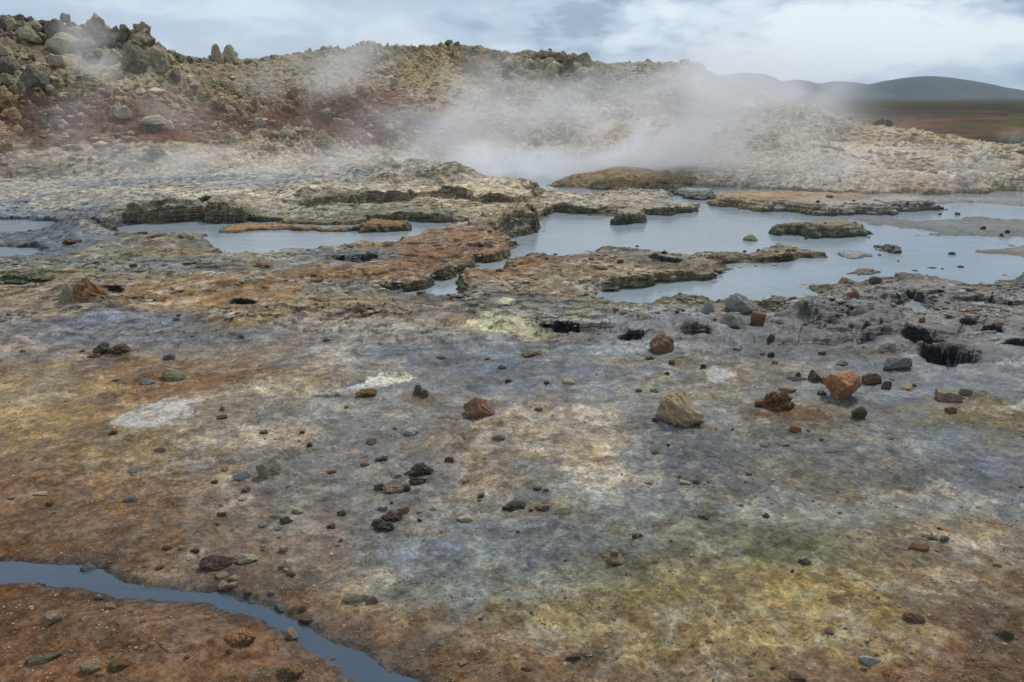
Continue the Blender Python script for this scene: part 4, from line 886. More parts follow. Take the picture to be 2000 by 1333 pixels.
def build_water():
    gx, gy = np.arange(-14, 22, .12), np.arange(5, 26, .12)
    Y, X = np.meshgrid(gy, gx, indexing='ij'); x, y = X.ravel(), Y.ravel()
    D = np.full(x.shape, 1.5); near = np.full(x.shape, -1)
    for i, W in enumerate(WP):
        d = sdf(x, y, W); near = np.where(d < D, {3: 0, 4: 1}.get(i, 2), near); D = np.minimum(D, d)
    F_ = grid_faces(len(gy), len(gx)); k = (D[F_].min(1) < .30)
    co = np.stack([x, y, np.zeros(x.shape)], 1)
    for nm, ids in (('pool_water', (0,)), ('left_pool_water', (1,)), ('puddle_water', (2,))):
        m = k & np.isin(near[F_[:, 0]], ids)
        c2, f2, _ = compact(co, F_[m], {})
        link(nm, mesh_from(nm, c2, f2, MW), 'structure')
    x, y = np.meshgrid(np.arange(-3.2, 0.4, .03), np.arange(1.2, 3.6, .03)); sh = x.shape; x, y = x.ravel(), y.ravel()
    d = sdf(x, y, WS, .8); F_ = grid_faces(*sh); m = d[F_].min(1) < .10
    c2, f2, _ = compact(np.stack([x, y, np.full(x.shape, STREAM_Z)], 1), F_[m], {})
    link('stream_water', mesh_from('stream_water', c2, f2, MS), 'structure')
STREAM_Z = 0.119
build_water()

# ------------------------------------------------------------------ loose stones
STONE = {}
SALB = 1.6 * np.array([1.0, .95, .87])
DUST = {'stone_lavafield': '3c382f', 'stone_lava': '6c6554', 'stone_dark': '5c5850', 'stone_paletan': '7c7460', 'stone_palegreen': '7c7460'}
def stone_mat(name, c1, c2, c3=None, rough=.9, scale=9, spots=.0, topc=None):
    m, g, p, out = new_mat(name)
    tc = g.n('ShaderNodeTexCoord'); oi = g.n('ShaderNodeObjectInfo')
    P = g.n('ShaderNodeVectorMath', operation='ADD'); g.link(tc.outputs['Generated'], P.inputs[0])
    cb = g.n('ShaderNodeCombineXYZ'); rr = g.math('MULTIPLY', oi.outputs['Random'], 37.0)
    for i in range(3): g.link(rr, cb.inputs[i])
    g.link(cb.outputs[0], P.inputs[1]); P = P.outputs[0]
    a = g.noise(P, 2.6, 8, .66); b = g.noise(P, scale, 8, .7); c = g.noise(P, 26, 5, .65)
    col = g.mix(g.n('ShaderNodeMapRange', inp={'Value': a, 'From Min': .38, 'From Max': .62}).outputs[0], (*(lin(c1) * SALB), 1), (*(lin(c2) * SALB), 1))
    if c3: col = g.mix(g.n('ShaderNodeMapRange', inp={'Value': b, 'From Min': .54, 'From Max': .64, 'To Max': .85}).outputs[0], col, (*(lin(c3) * SALB), 1))
    du = g.n('ShaderNodeMapRange', inp={'Value': g.noise(P, 4.5, 7, .7), 'From Min': .47, 'From Max': .60, 'To Max': .55}).outputs[0]
    sp_ = g.n('ShaderNodeSeparateXYZ'); g.link(tc.outputs['Generated'], sp_.inputs[0])
    foot = g.n('ShaderNodeMapRange', interpolation_type='SMOOTHSTEP', inp={'Value': g.math('ADD', sp_.outputs[2], g.math('MULTIPLY', b, .3)), 'From Min': .50, 'From Max': .28, 'To Max': .65}).outputs[0]
    col = g.mix(g.math('MAXIMUM', du, foot), col, (*(lin(DUST.get(name, '84786a')) * SALB * .9), 1))
    f = g.math('MULTIPLY', g.math('MULTIPLY_ADD', b, 1.0, .5), g.math('MULTIPLY_ADD', c, .8, .6))
    f = g.math('MULTIPLY', f, g.math('MULTIPLY_ADD', oi.outputs['Random'], .3, .85))
    vm = g.n('ShaderNodeVectorMath', operation='SCALE'); g.link(col, vm.inputs[0]); g.link(f, vm.inputs['Scale'])
    g.link(vm.outputs[0], p.inputs['Base Color']); p.inputs['Roughness'].default_value = rough
    p.inputs['Specular IOR Level'].default_value = .35
    bp = g.n('ShaderNodeBump'); bp.inputs['Strength'].default_value = 1.0; bp.inputs['Distance'].default_value = .03
    g.link(g.math('ADD', b, g.math('MULTIPLY', c, .5)), bp.inputs['Height']); g.link(bp.outputs[0], p.inputs['Normal'])
    STONE[name] = m
    return m
for a in [('rust', '886450', '6c5344', 'a48466'), ('brightrust', 'a07050', '7c583e', 'b8906c'), ('tan', 'a08c6c', '8a7d68', 'b5a58a'), ('orange', '9c6840', '80583a', 'b08c64'), ('grey', '82888a', '6c7273', '989c9a'),
          ('dark', '56534a', '403e39', '7c7664'), ('brown', '6a5140', '4e4036', '85694e'), ('cream', 'bfb196', 'a89a82', 'd0c6ae'), ('white', 'b4b8b8', '9aa0a4', 'c8c8c2'), ('olive', '66604a', '4c4a3a', '7e7658'),
          ('purple', '5c4240', '463636', '7a5a50'), ('bluegrey', '6c7174', '585c5e', '8c908e'), ('pink', 'a88a7a', '947a6a', 'bca090'), ('ochre', '80683e', '685434', '9c8658'), ('green', '3c4634', '2c3428', '586048'),
          ('lava', '67604f', '4c483e', '7e7662'), ('paletan', '8f8874', '756f5e', 'a39c84'), ('palegreen', '8c8874', '747060', 'a49e88'), ('earth', '7c5228', '5c4a36', 'a07c50'), ('slope', '7a6450', '5c4a3c', '968468'), ('crumb', '6a4018', '3a2818', '9a6424')]:
    stone_mat('stone_' + a[0], *a[1:])

def ico(sub):
    t = (1 + 5 ** .5) / 2
    v = [(-1,t,0),(1,t,0),(-1,-t,0),(1,-t,0),(0,-1,t),(0,1,t),(0,-1,-t),(0,1,-t),(t,0,-1),(t,0,1),(-t,0,-1),(-t,0,1)]
    f = [(0,11,5),(0,5,1),(0,1,7),(0,7,10),(0,10,11),(1,5,9),(5,11,4),(11,10,2),(10,7,6),(7,1,8),(3,9,4),(3,4,2),(3,2,6),(3,6,8),(3,8,9),(4,9,5),(2,4,11),(6,2,10),(8,6,7),(9,8,1)]
    v = [np.array(p) / np.linalg.norm(p) for p in v]
    for _ in range(sub):
        mid = {}; nf = []
        def mp(a, b):
            k = (min(a, b), max(a, b))
            if k not in mid:
                q = v[a] + v[b]; v.append(q / np.linalg.norm(q)); mid[k] = len(v) - 1
            return mid[k]
        for a, b, c in f:
            ab, bc, ca = mp(a, b), mp(b, c), mp(c, a)
            nf += [(a, ab, ca), (b, bc, ab), (c, ca, bc), (ab, bc, ca)]
        f = nf
    return np.array(v), np.array(f)
ICO = {k: ico(k) for k in (1, 2, 3, 4, 5)}
def rock_verts(seed, sub=4, angular=1.0, planes=15, rough=.07, squash=.8):
    """unit rock: convex facets rounded by noise, flat-bottomed; spans about -1..1 in x,y and 0..1 in z"""
    rnd = np.random.RandomState(seed)
    n, f = ICO[sub]
    i_ = np.arange(planes) + .5; ph = i_ * 2.39996 + rnd.uniform(0, 6.28); cz = 1 - 2 * i_ / planes
    pn_ = np.stack([np.sqrt(1 - cz ** 2) * np.cos(ph), np.sqrt(1 - cz ** 2) * np.sin(ph), cz], 1) + rnd.normal(size=(planes, 3)) * .32
    pn_ /= np.linalg.norm(pn_, axis=1)[:, None]
    pd = rnd.uniform(.60, .98, planes)
    dot = n @ pn_.T
    with np.errstate(divide='ignore'):
        rr = np.where(dot > .12, pd / np.maximum(dot, 1e-6), 9)
        rr = np.minimum(rr, 3)
    k = 60.0 if angular > .5 else 9.0
    r = -np.log(np.exp(-k * np.minimum(rr, 3)).sum(1) + np.exp(-k * 1.3)) / k + .12
    r = mixv(np.ones_like(r) * .9, r, angular)
    ox = rnd.uniform(0, 50)
    def n3(s, o, sd):
        return (fbm(n[:, 0] + ox + n[:, 2] * .7, n[:, 1] + n[:, 2] * .9 + ox, s, o, sd) + fbm(n[:, 2] + ox, n[:, 0] - n[:, 1] * .6 + ox, s, o, sd + 5)) * .5
    r = r * (1 + rough * 2.4 * n3(1.1, 3, 201) + rough * n3(.35, 4, 207))
    c1, c2, cr = cell(n[:, 0] * 2.3 + n[:, 2] * 1.7 + ox, n[:, 1] * 2.3 - n[:, 2] * 1.3 + ox, 1.0, seed)
    r = r * (1 + rough * (1.4 * (cr - .5) * ss(.0, .18, c2) - .9 * ss(.14, .0, c2)))
    co = n * r[:, None]
    co[:, 2] = np.where(co[:, 2] < -.45, -.45 + (co[:, 2] + .45) * .2, co[:, 2])
    mn, mx = co.min(0), co.max(0)
    co = (co - (mn + mx) / 2) / ((mx - mn) / 2)
    co[:, 2] = co[:, 2] * .5 + .5
    return co, f
def crumbly(seed, sub=4):
    co, f = rock_verts(seed, sub, .6, 12, .12)
    c1, c2, cr = cell(co[:, 0] * 3 + co[:, 2] * 2, co[:, 1] * 3 + co[:, 2], 1.0, seed)
    co = co * (1 + .22 * (.5 - c1) + .12 * (cr - .5))[:, None]
    return co, f

def hits(px, py):
    """where the sight lines of photo pixels meet the ground: x, y, z, distance"""
    px, py = np.atleast_1d(px).astype(float), np.atleast_1d(py).astype(float)
    d = ray(px, py); hor = np.hypot(d[:, 0], d[:, 1])
    lo = np.full(len(px), 1.2); hi = np.full(len(px), 34.0)
    R = np.concatenate([np.geomspace(1.5, 34, 260)])
    X = d[:, 0:1] / hor[:, None] * R; Y = d[:, 1:2] / hor[:, None] * R
    Z, _ = terrain(X.ravel(), Y.ravel()); Z = np.maximum(Z.reshape(X.shape), 0.0)
    gap = (CAMZ + d[:, 2:3] / hor[:, None] * R) - Z
    out = []
    for i in range(len(px)):
        g_ = gap[i]; j = np.where(g_ < 0)[0]
        if len(j): b = max(j[0], 1); a = b - 1; t = g_[a] / (g_[a] - g_[b] + 1e-9); rr = R[a] + (R[b] - R[a]) * t
        else: rr = R[np.argmin(g_)]
        out.append((d[i, 0] / hor[i] * rr, d[i, 1] / hor[i] * rr, rr))
    out = np.array(out)
    z, _ = terrain(out[:, 0], out[:, 1]); z = np.maximum(z, -0.005)
    dist = np.sqrt(out[:, 0] ** 2 + out[:, 1] ** 2 + (z - CAMZ) ** 2)
    return out[:, 0], out[:, 1], z, dist

# notable stones: x, bottom y, width, height (photo px), stone, style, depth ratio, yaw, label, category
BIG = [
 (935,818,62,44,'rust','a',.9,20,'blocky red brown boulder standing alone mid foreground on grey mud','boulder'),
 (1290,694,54,40,'rust','b',.9,40,'dark rust faceted boulder beside the black mud vents','boulder'),
 (1650,786,72,58,'brightrust','taper',.9,-20,'largest bright rust orange boulder, flat topped and narrowing to its foot','boulder'),
 (1330,832,104,66,'tan','lying',.55,-32,'big rounded tan boulder lying diagonally with a knobbly grey right foot','boulder'),
 (1524,805,60,34,'crumb','k',.8,0,'crumbly orange and black clinker lump left of the bright rust boulder','boulder'),
 (1450,614,60,38,'grey','a',.8,15,'pale grey blue boulder on the pool edge, largest of the grey group','boulder'),
 (1436,644,52,26,'grey','a',.8,50,'speckled grey rock leaning in front of the large pale grey boulder','boulder'),
 (1380,614,34,28,'grey','t',.7,0,'pointed fin shaped grey rock left of the pale grey boulder','boulder'),
 (1482,640,30,28,'rust','a',.8,0,'small rust rock tucked behind the right side of the grey boulder','rock'),
 (163,592,74,44,'earth','mound',.8,30,'large rusty boulder with a pale pitted left side at far left','boulder'),
 (134,594,44,34,'paletan','mound',.7,0,'pale pitted grey rock against the left side of the large rusty boulder','rock'),
 (44,560,82,20,'green','c',.8,0,'long dark green mossy rock at the left edge','rock'),
 (193,698,32,22,'dark','c',.8,0,'dark grey rounded rock on the left flat beside a brown lump','rock'),
 (224,696,46,18,'brown','c',.8,0,'low brown earthy lump right of the dark grey rock','rock'),
 (180,702,30,10,'brown','f',.5,30,'thin curled bark like flake below the dark grey rock','flake'),
 (285,754,28,15,'grey','f',.7,10,'wedge shaped grey slab left of the tan striped mound','slab'),
 (336,746,46,20,'paletan','l',.8,0,'low tan striped mound like rock on orange ground','rock'),
 (328,707,24,12,'bluegrey','a',.8,0,'blue grey pebble lying above the tan striped mound','rock'),
 (1450,1,0,0,'','',0,0,'',''),
 (816,778,20,24,'olive','a',.8,0,'small pointed olive rock, left one of a touching pair','rock'),
 (829,780,18,18,'olive','a',.8,40,'squat olive brown rock, right one of a touching pair','rock'),
 (714,779,42,16,'ochre','c',.8,0,'low ochre and olive crusty lump below the white salt spot','rock'),
 (702,614,26,20,'paletan','c',.9,0,'grey tan lump beside a small orange mound on the left flat','rock'),
 (1594,750,24,24,'brown','a',.9,0,'upright brown rock left of the bright rust boulder','rock'),
 (1612,752,16,14,'dark','a',.8,0,'dark rock touching the left side of the bright rust boulder','rock'),
 (1707,755,38,22,'brown','a',.7,20,'angular grey brown rock just right of the bright rust boulder','rock'),
 (1733,764,20,16,'brown','a',.8,0,'small brown rock, second to the right of the bright rust boulder','rock'),
 (1560,739,10,9,'brown','a',.8,0,'round brown pebble behind the tan flat stone','pebble'),
 (1558,746,36,7,'dark','f',.6,0,'flat black stone beneath the round brown pebble','stone'),
 (1540,769,32,12,'tan','l',.7,0,'smooth flat tan stone behind the crumbly orange lump','stone'),
 (1483,799,16,11,'crumb','k',.8,0,'small crumbly orange piece left of the clinker lump','stone'),
 (1680,823,28,24,'dark','a',.8,0,'squared dark grey rock in front of the bright rust boulder','rock'),
 (1555,847,22,13,'orange','l',.8,0,'bright orange rounded stone below the clinker lump','stone'),
 (1755,726,52,25,'bluegrey','a',.7,0,'wide pale blue grey rock beside the large black vent','rock'),
 (1648,718,26,13,'bluegrey','f',.6,20,'sharp blue grey flake behind the bright rust boulder','flake'),
 (1857,788,44,22,'paletan','a',.7,0,'angular pale grey tan rock at right near the olive patch','rock'),
 (1887,774,24,13,'tan','l',.7,0,'rounded tan orange stone behind the angular pale rock at right','stone'),
 (1859,810,20,13,'ochre','a',.8,0,'dark ochre stone on the olive patch at right','stone'),
 (1507,668,16,14,'dark','a',.9,0,'black rounded stone on the grey flat behind the rust boulders','stone'),
 (1950,646,14,11,'tan','l',.9,0,'pale tan rounded stone beside the black mud at far right','stone'),
 (1897,614,14,9,'orange','l',.9,0,'peach pebble on black mud at far right','pebble'),
 (1802,634,12,9,'orange','a',.9,0,'small orange stone below the kidney shaped puddle','stone'),
 (1668,586,24,16,'rust','a',.8,0,'dark rust rock on the ridge right of the near pool shore','rock'),
 (1713,558,26,14,'dark','l',.8,0,'black rounded rock on the rugged shore of the pool','rock'),
 (1466,474,26,13,'palegreen','a',.8,0,'small pale rock alone in open water of the big pool','rock'),
 (522,938,46,38,'paletan','a',.8,30,'tan and black streaked rock with a rusty apron, left foreground','rock'),
 (472,940,34,18,'white','a',.6,25,'white grey elongated stone just left of the streaked rock','stone'),
 (420,1117,58,25,'purple','l',.5,20,'maroon brown slab tilted up to the right above the stream','slab'),
 (480,1104,40,18,'cream','a',.5,20,'cream coloured angular stone right of the maroon slab','stone'),
 (817,934,58,24,'dark','c',.5,15,'long rugged black rock, upper piece of the dark pair','rock'),
 (815,950,36,14,'dark','c',.6,0,'low black crumbly rock under the long rugged one','rock'),
 (768,967,44,15,'pink','c',.5,10,'irregular pinkish grey crust fragment beside black grains','fragment'),
 (792,963,20,12,'dark','k',.8,0,'black granular crumb at the right end of the pinkish fragment','fragment'),
 (740,962,22,15,'olive','a',.7,0,'olive brown stone at the left end of the pinkish fragment','stone'),
 (764,1022,48,19,'purple','c',.6,15,'purple black knobbly rock with a tan stone on its end','rock'),
 (745,1039,50,20,'dark','c',.6,-15,'black folded crust rock below the purple one','rock'),
 (787,1006,24,17,'tan','a',.8,0,'tan cubic stone at the upper right end of the purple rock','stone'),
 (912,1022,38,14,'cream','l',.6,0,'oblong cream stone alone on the blue grey mud','stone'),
 (1096,1008,38,21,'cream','a',.7,-20,'brightest cream yellow angular stone in the centre foreground','stone'),
 (1060,1000,30,13,'pink','c',.6,0,'pinkish white lump just left of the bright cream stone','stone'),
 (1004,1000,46,18,'dark','k',.7,0,'dark cluster of crumbs left of the pinkish lump','fragment'),
 (1204,1107,36,20,'tan','a',.8,0,'tan rock carrying a smaller stone, lower right of centre','rock'),
 (696,1178,56,18,'cream','a',.4,12,'long bone coloured stone above the stream on the right bank','stone'),
 (726,1184,22,16,'paletan','a',.8,0,'small grey tan stone touching the right end of the long bone coloured one','stone'),
 (1796,1078,36,13,'rust','l',.5,-10,'flat rust red stone in the right foreground','stone'),
 (1788,1221,36,18,'rust','l',.6,-20,'dark red brown oval stone ringed by yellow crust','stone'),
 (1701,1302,32,17,'white','a',.7,0,'pale grey angular stone near the bottom right','stone'),
 (1560,1331,30,18,'pink','a',.8,-30,'pinkish tan stone cut by the bottom edge','stone'),
 (1966,1251,32,18,'olive','a',.7,-20,'grey brown stone at the right edge of the foreground','stone'),
 (1120,1294,30,13,'brown','a',.5,10,'dark brown wedge stone near the bottom centre','stone'),
 (1028,1313,22,9,'rust','c',.6,0,'small rust lump left of the dark brown wedge near the bottom','stone'),
 (97,1224,34,20,'tan','a',.8,0,'tan rock on the brown bank below the stream, far left','rock'),
 (465,1262,52,34,'orange','e',.9,0,'broad pale orange rock half buried below the stream','rock'),
 (569,1254,24,20,'pink','a',.9,0,'pinkish rock at the lower edge of the stream','rock'),
 (562,1330,48,34,'ochre','e',.9,0,'large ochre rock half buried at the bottom edge','rock'),
 (175,1317,36,19,'tan','l',.8,0,'tan oval rock near the bottom left corner','rock'),
 (225,1316,32,20,'ochre','a',.8,0,'yellowish olive rock right of the tan oval one at bottom left','rock'),
 (80,1300,54,16,'olive','f',.5,10,'long olive grey flat slab near the bottom left corner','slab'),
 (168,1122,26,16,'bluegrey','a',.8,0,'blue grey stone on the upper rim of the stream','stone'),
 (595,1222,28,15,'brown','f',.6,-10,'dark brown flake bordering the stream bend','flake'),
 (548,1198,24,13,'bluegrey','a',.8,0,'dark blue grey stone wet at the stream bend','stone'),
]
BIG = [b for b in BIG if b[2] > 0]
# small stones: x, bottom y, width, height, stone
SMALL = """471,662,11,8,rust;637,668,12,9,rust;433,804,10,11,orange;676,799,12,7,orange;433,819,20,11,brown;220,850,15,11,olive;515,848,18,9,olive;590,847,13,8,brown;445,624,22,10,white;345,627,12,9,grey;350,620,9,7,grey
228,746,12,6,bluegrey;155,604,9,5,orange;45,690,10,7,orange;162,689,10,6,brown;515,520,42,15,rust;618,550,30,12,brown;140,476,40,14,brown;305,463,38,8,brown;352,464,12,8,brown;397,463,18,8,palegreen;565,438,14,9,brown;590,438,12,8,grey
735,622,26,11,orange;861,702,22,10,brown;1032,698,32,15,olive;1050,694,14,8,ochre;952,703,12,6,orange;980,721,16,9,brown;993,748,14,10,purple;1110,750,26,14,cream;1068,752,14,9,olive;1052,804,18,10,orange;771,841,9,7,orange;862,819,12,6,tan
800,848,32,16,white;725,868,26,12,brown;975,858,26,16,grey;802,850,10,8,pink;1267,704,20,12,olive;1312,714,14,12,brown;1303,734,12,9,brown;1248,767,14,9,brown;1278,767,18,10,bluegrey;1279,825,14,10,dark;856,484,16,9,pink;1066,508,14,8,brown;1085,500,9,6,brown;976,532,16,10,rust
1004,523,8,5,dark;1010,572,8,6,brown;1212,515,14,10,brown;1170,505,9,7,rust;1154,510,16,8,rust;1141,512,12,8,white;1173,527,30,10,rust;1298,499,12,8,dark;1195,523,12,6,dark;1244,484,8,5,rust;1454,495,7,6,brown;1540,494,10,8,brown;1518,495,9,6,brown;1550,492,8,6,rust
1663,639,12,8,brown;1775,650,14,9,tan;1440,685,18,7,bluegrey;1490,695,14,8,orange;1505,699,16,13,dark;1606,695,15,10,purple;1513,712,14,9,olive;1373,722,14,12,dark;1311,710,8,6,olive;1312,712,13,10,brown;1603,772,20,12,olive;1770,762,24,12,tan;1786,757,10,7,brown;1742,745,9,7,tan
1611,440,8,5,dark;1920,450,10,8,dark;1967,458,11,8,dark;1956,463,7,7,dark;1893,396,12,8,grey;1597,399,9,8,dark;1620,388,14,8,grey;1667,396,7,5,dark;1757,398,8,5,grey;1773,400,6,5,dark;1859,499,14,8,dark;1822,526,18,6,dark;1876,524,16,6,dark;1787,531,12,5,dark;1717,501,8,5,dark;1697,467,8,4,dark;1931,379,6,5,dark;1836,422,6,6,dark;1870,422,12,7,dark;1754,513,5,4,dark;1840,528,6,4,dark;1712,490,5,4,dark
312,883,24,9,dark;262,923,26,10,bluegrey;440,920,16,9,orange;419,945,14,8,dark;478,962,18,12,brown;649,925,18,9,orange;562,953,11,6,pink;605,874,13,12,brown;79,968,24,10,cream;22,976,12,6,tan;98,986,16,8,ochre;255,982,24,13,bluegrey;82,997,8,5,orange;109,1002,11,5,pink
443,977,13,7,cream;432,991,10,8,cream;474,978,16,7,cream;434,1010,17,12,ochre;425,1028,9,8,orange;583,1002,22,13,cream;558,1022,26,16,green;534,1011,18,8,grey;514,1029,18,7,grey;542,1036,20,7,bluegrey;647,1032,20,11,olive;668,1008,20,12,brown;665,1060,10,9,orange;658,1068,14,7,pink;555,1077,16,14,cream;515,1070,12,7,cream;545,1053,9,5,tan;513,1078,8,5,tan
452,1092,16,12,cream;355,1074,13,9,cream;328,1073,18,12,tan;331,1084,18,8,tan;382,1080,18,9,purple;362,1109,24,6,tan;434,1128,22,11,palegreen;457,1133,20,12,cream;455,1147,17,12,tan;438,1149,26,16,pink;550,1112,13,11,palegreen;559,1117,14,8,cream;568,1127,22,12,ochre;487,1160,16,11,ochre;530,1162,16,11,grey;592,1194,18,14,brown;170,1142,20,9,bluegrey;681,1166,20,10,olive;283,1110,12,8,tan;310,1112,14,9,bluegrey;345,1110,11,7,cream
215,1190,20,14,pink;193,1172,16,12,tan;279,1217,10,7,orange;446,1277,12,11,rust;365,1287,10,7,ochre;198,1320,14,8,tan;651,1292,12,10,pink;358,1243,6,5,cream;258,1198,6,5,orange;98,1333,14,7,orange;905,1297,18,8,pink;938,1212,10,7,orange
713,911,18,10,orange;712,894,11,5,tan;745,900,28,11,dark;879,904,20,15,rust;909,944,18,13,tan;939,972,16,11,bluegrey;936,979,9,6,tan;1049,958,16,10,brown;1067,961,14,8,olive;749,997,20,12,white;820,1003,14,8,cream;844,998,14,6,grey;778,932,12,9,white;653,925,9,9,tan;947,898,9,6,cream;1239,1052,11,12,rust;1250,1050,12,8,olive;1104,1098,9,5,orange
1268,946,20,11,cream;1338,945,22,9,cream;1360,945,14,9,ochre;1383,945,7,5,tan;1328,934,6,5,rust;1462,929,14,9,pink;1456,944,6,5,tan;1280,888,16,10,olive;1037,1001,9,7,brown;861,1043,9,6,rust;1012,1043,8,6,dark;820,1020,10,7,brown;765,985,8,6,dark
1492,873,20,10,grey;1530,871,22,9,grey;1620,883,26,5,bluegrey;1373,1013,24,12,olive;1497,1012,16,11,olive;1455,1027,12,5,grey;1640,1005,9,5,rust;1572,1102,24,12,olive;1815,1053,26,11,bluegrey;1842,1058,18,12,bluegrey;1620,1238,16,13,rust;1994,954,9,6,orange;1948,1107,14,8,pink;1509,1307,10,7,orange;1688,1310,12,9,tan;1850,1055,8,5,dark
1547,1120,8,6,dark;1466,1322,11,8,tan;1385,1255,12,8,cream;1835,1036,9,6,olive;1604,862,12,7,orange;1430,842,8,5,olive;1578,845,9,6,tan;1742,860,8,5,tan;1757,806,5,4,cream;1448,990,9,5,tan;1305,873,8,6,dark;1310,1060,7,5,rust;1104,1171,8,5,rust;940,1210,7,5,rust"""
SML = []
for tok in SMALL.replace('\n', ';').split(';'):
    q = tok.split(',')
    if len(q) == 5: SML.append((*[float(v) for v in q[:4]], q[4]))
# boulders of the hillside: x, bottom y, w, h, stone, extra
HILLB = """10,38,34,12,dark;25,33,18,10,lava;34,45,22,14,lava;20,49,18,13,paletan;50,38,12,10,dark;62,48,15,18,lava;46,56,26,14,paletan;75,44,15,9,dark;50,76,36,22,paletan;67,70,13,18,lava;80,62,20,16,dark;110,72,40,26,dark;115,102,52,32,paletan;135,46,22,8,lava;142,80,26,26,lava;182,64,32,28,paletan;197,64,18,22,paletan;207,70,26,18,paletan;178,62,20,16,lava;165,62,18,8,dark
200,97,36,28,dark;172,98,24,16,lava;225,72,20,16,lava;243,70,22,18,paletan;273,74,36,24,paletan;272,90,52,22,lava;290,87,14,10,lava;300,132,44,46,paletan;262,136,56,38,lava;218,120,34,22,paletan;250,97,30,14,lava;318,107,22,18,lava;335,114,22,14,paletan;350,120,24,12,lava;190,114,24,14,dark;175,110,20,10,lava;232,92,26,18,lava;150,100,24,20,lava;92,60,18,14,lava;160,75,20,16,dark
15,144,34,28,dark;62,167,50,34,dark;112,132,28,16,paletan;28,102,18,10,tan;10,112,24,12,paletan;12,172,24,18,palegreen;118,195,22,10,cream;300,181,32,9,cream;345,167,26,18,dark;85,85,20,10,lava;370,122,16,10,lava;390,124,14,8,lava
422,120,24,38,paletan;446,120,30,26,paletan;487,125,12,9,lava;512,119,9,5,lava;535,117,9,6,rust;500,126,10,6,lava
877,91,20,8,dark;893,91,13,9,lava;924,101,8,7,dark;924,110,10,7,dark;970,112,24,13,lava;985,116,18,10,lava;770,98,9,6,dark;993,130,28,17,palegreen;1035,129,22,13,palegreen;1046,117,20,12,lava;1058,114,18,10,lava;1051,134,22,18,palegreen;1075,115,15,11,lava;1090,121,28,16,lava;1073,132,24,15,palegreen;1083,146,38,24,palegreen;1108,147,30,30,lava;1142,132,34,26,lava;1118,122,15,15,lava
1129,136,24,14,palegreen;1136,150,28,15,palegreen;1166,152,22,17,palegreen;1179,148,16,14,lava;928,146,34,26,lava;914,140,15,12,dark;968,190,42,34,palegreen;997,188,26,26,lava;987,154,18,16,dark;1085,167,22,18,palegreen;1098,199,38,26,palegreen;1122,202,20,26,palegreen;1126,182,22,15,palegreen;1150,168,30,17,palegreen;1062,178,20,20,palegreen;1038,152,22,14,palegreen;1015,145,20,12,lava;960,136,20,12,palegreen
1355,170,20,20,palegreen;1340,160,18,16,slope;1376,168,22,18,slope;1438,164,11,12,rust;1478,192,14,13,dark;1490,199,24,16,lava;1503,219,20,15,palegreen;1515,224,15,11,palegreen;1530,217,13,10,palegreen;1551,211,15,13,palegreen;1592,224,22,15,palegreen;1472,182,18,10,palegreen;1462,210,34,12,cream;1330,142,12,10,ochre;1345,146,14,10,slope;1362,150,14,10,slope;1390,158,14,10,slope;1404,162,12,9,slope;1418,166,12,10,slope;1428,176,14,10,slope;1452,178,12,9,slope;1465,184,10,8,slope;1400,178,16,11,slope;1385,182,16,11,slope;1415,190,16,10,slope;1440,196,14,9,slope;1520,205,12,8,slope;1535,203,11,8,lava;1560,218,12,9,lava;1575,216,12,9,lava;1610,232,13,9,slope;1628,240,12,8,slope;1640,262,14,12,slope;1620,258,14,10,ochre;1655,256,12,9,slope;1567,232,15,12,ochre;1450,185,13,9,slope;1360,140,10,8,ochre;1375,146,10,8,slope
240,235,34,20,paletan;300,245,44,14,palegreen;325,250,26,16,cream;275,182,20,8,cream;430,215,26,14,paletan;505,245,26,14,paletan;560,275,28,14,paletan;530,290,18,10,ochre;340,215,22,12,tan;120,250,30,14,tan;20,235,30,16,ochre;10,300,26,18,ochre;35,260,20,12,tan;60,120,14,8,dark;300,300,40,16,paletan;600,240,20,12,tan;640,220,18,10,tan;680,245,22,11,tan;720,270,20,10,cream;760,255,18,10,tan;800,200,22,12,ochre;770,165,20,12,paletan;720,145,20,10,paletan;660,150,18,9,paletan;840,265,20,10,brown;1905,318,10,6,dark;1895,330,12,7,ochre;1955,300,9,5,lava;1700,300,12,6,slope;1800,335,12,6,ochre;1640,355,9,6,brown"""
_r = random.Random(9)
for _k in range(58):
    _x = _r.uniform(0, 345); _top = np.interp(_x, [0, 60, 110, 150, 200, 255, 285, 300, 330, 345], [30, 44, 58, 48, 52, 58, 60, 84, 104, 116])
    _bot = np.interp(_x, [0, 60, 120, 180, 250, 300, 345], [52, 84, 108, 122, 140, 140, 126])
    _y = _top + (_bot - _top) * _r.uniform(.15, 1); _w = _r.uniform(9, 24)
    HILLB += f";{_x:.0f},{_y:.0f},{_w:.0f},{_w * _r.uniform(.55, .95):.0f},{_r.choice(['lava', 'lava', 'paletan', 'dark', 'paletan'])}"
HB = []
for tok in HILLB.replace('\n', ';').split(';'):
    q = tok.split(',')
    if len(q) == 5: HB.append((*[float(v) for v in q[:4]], q[4]))

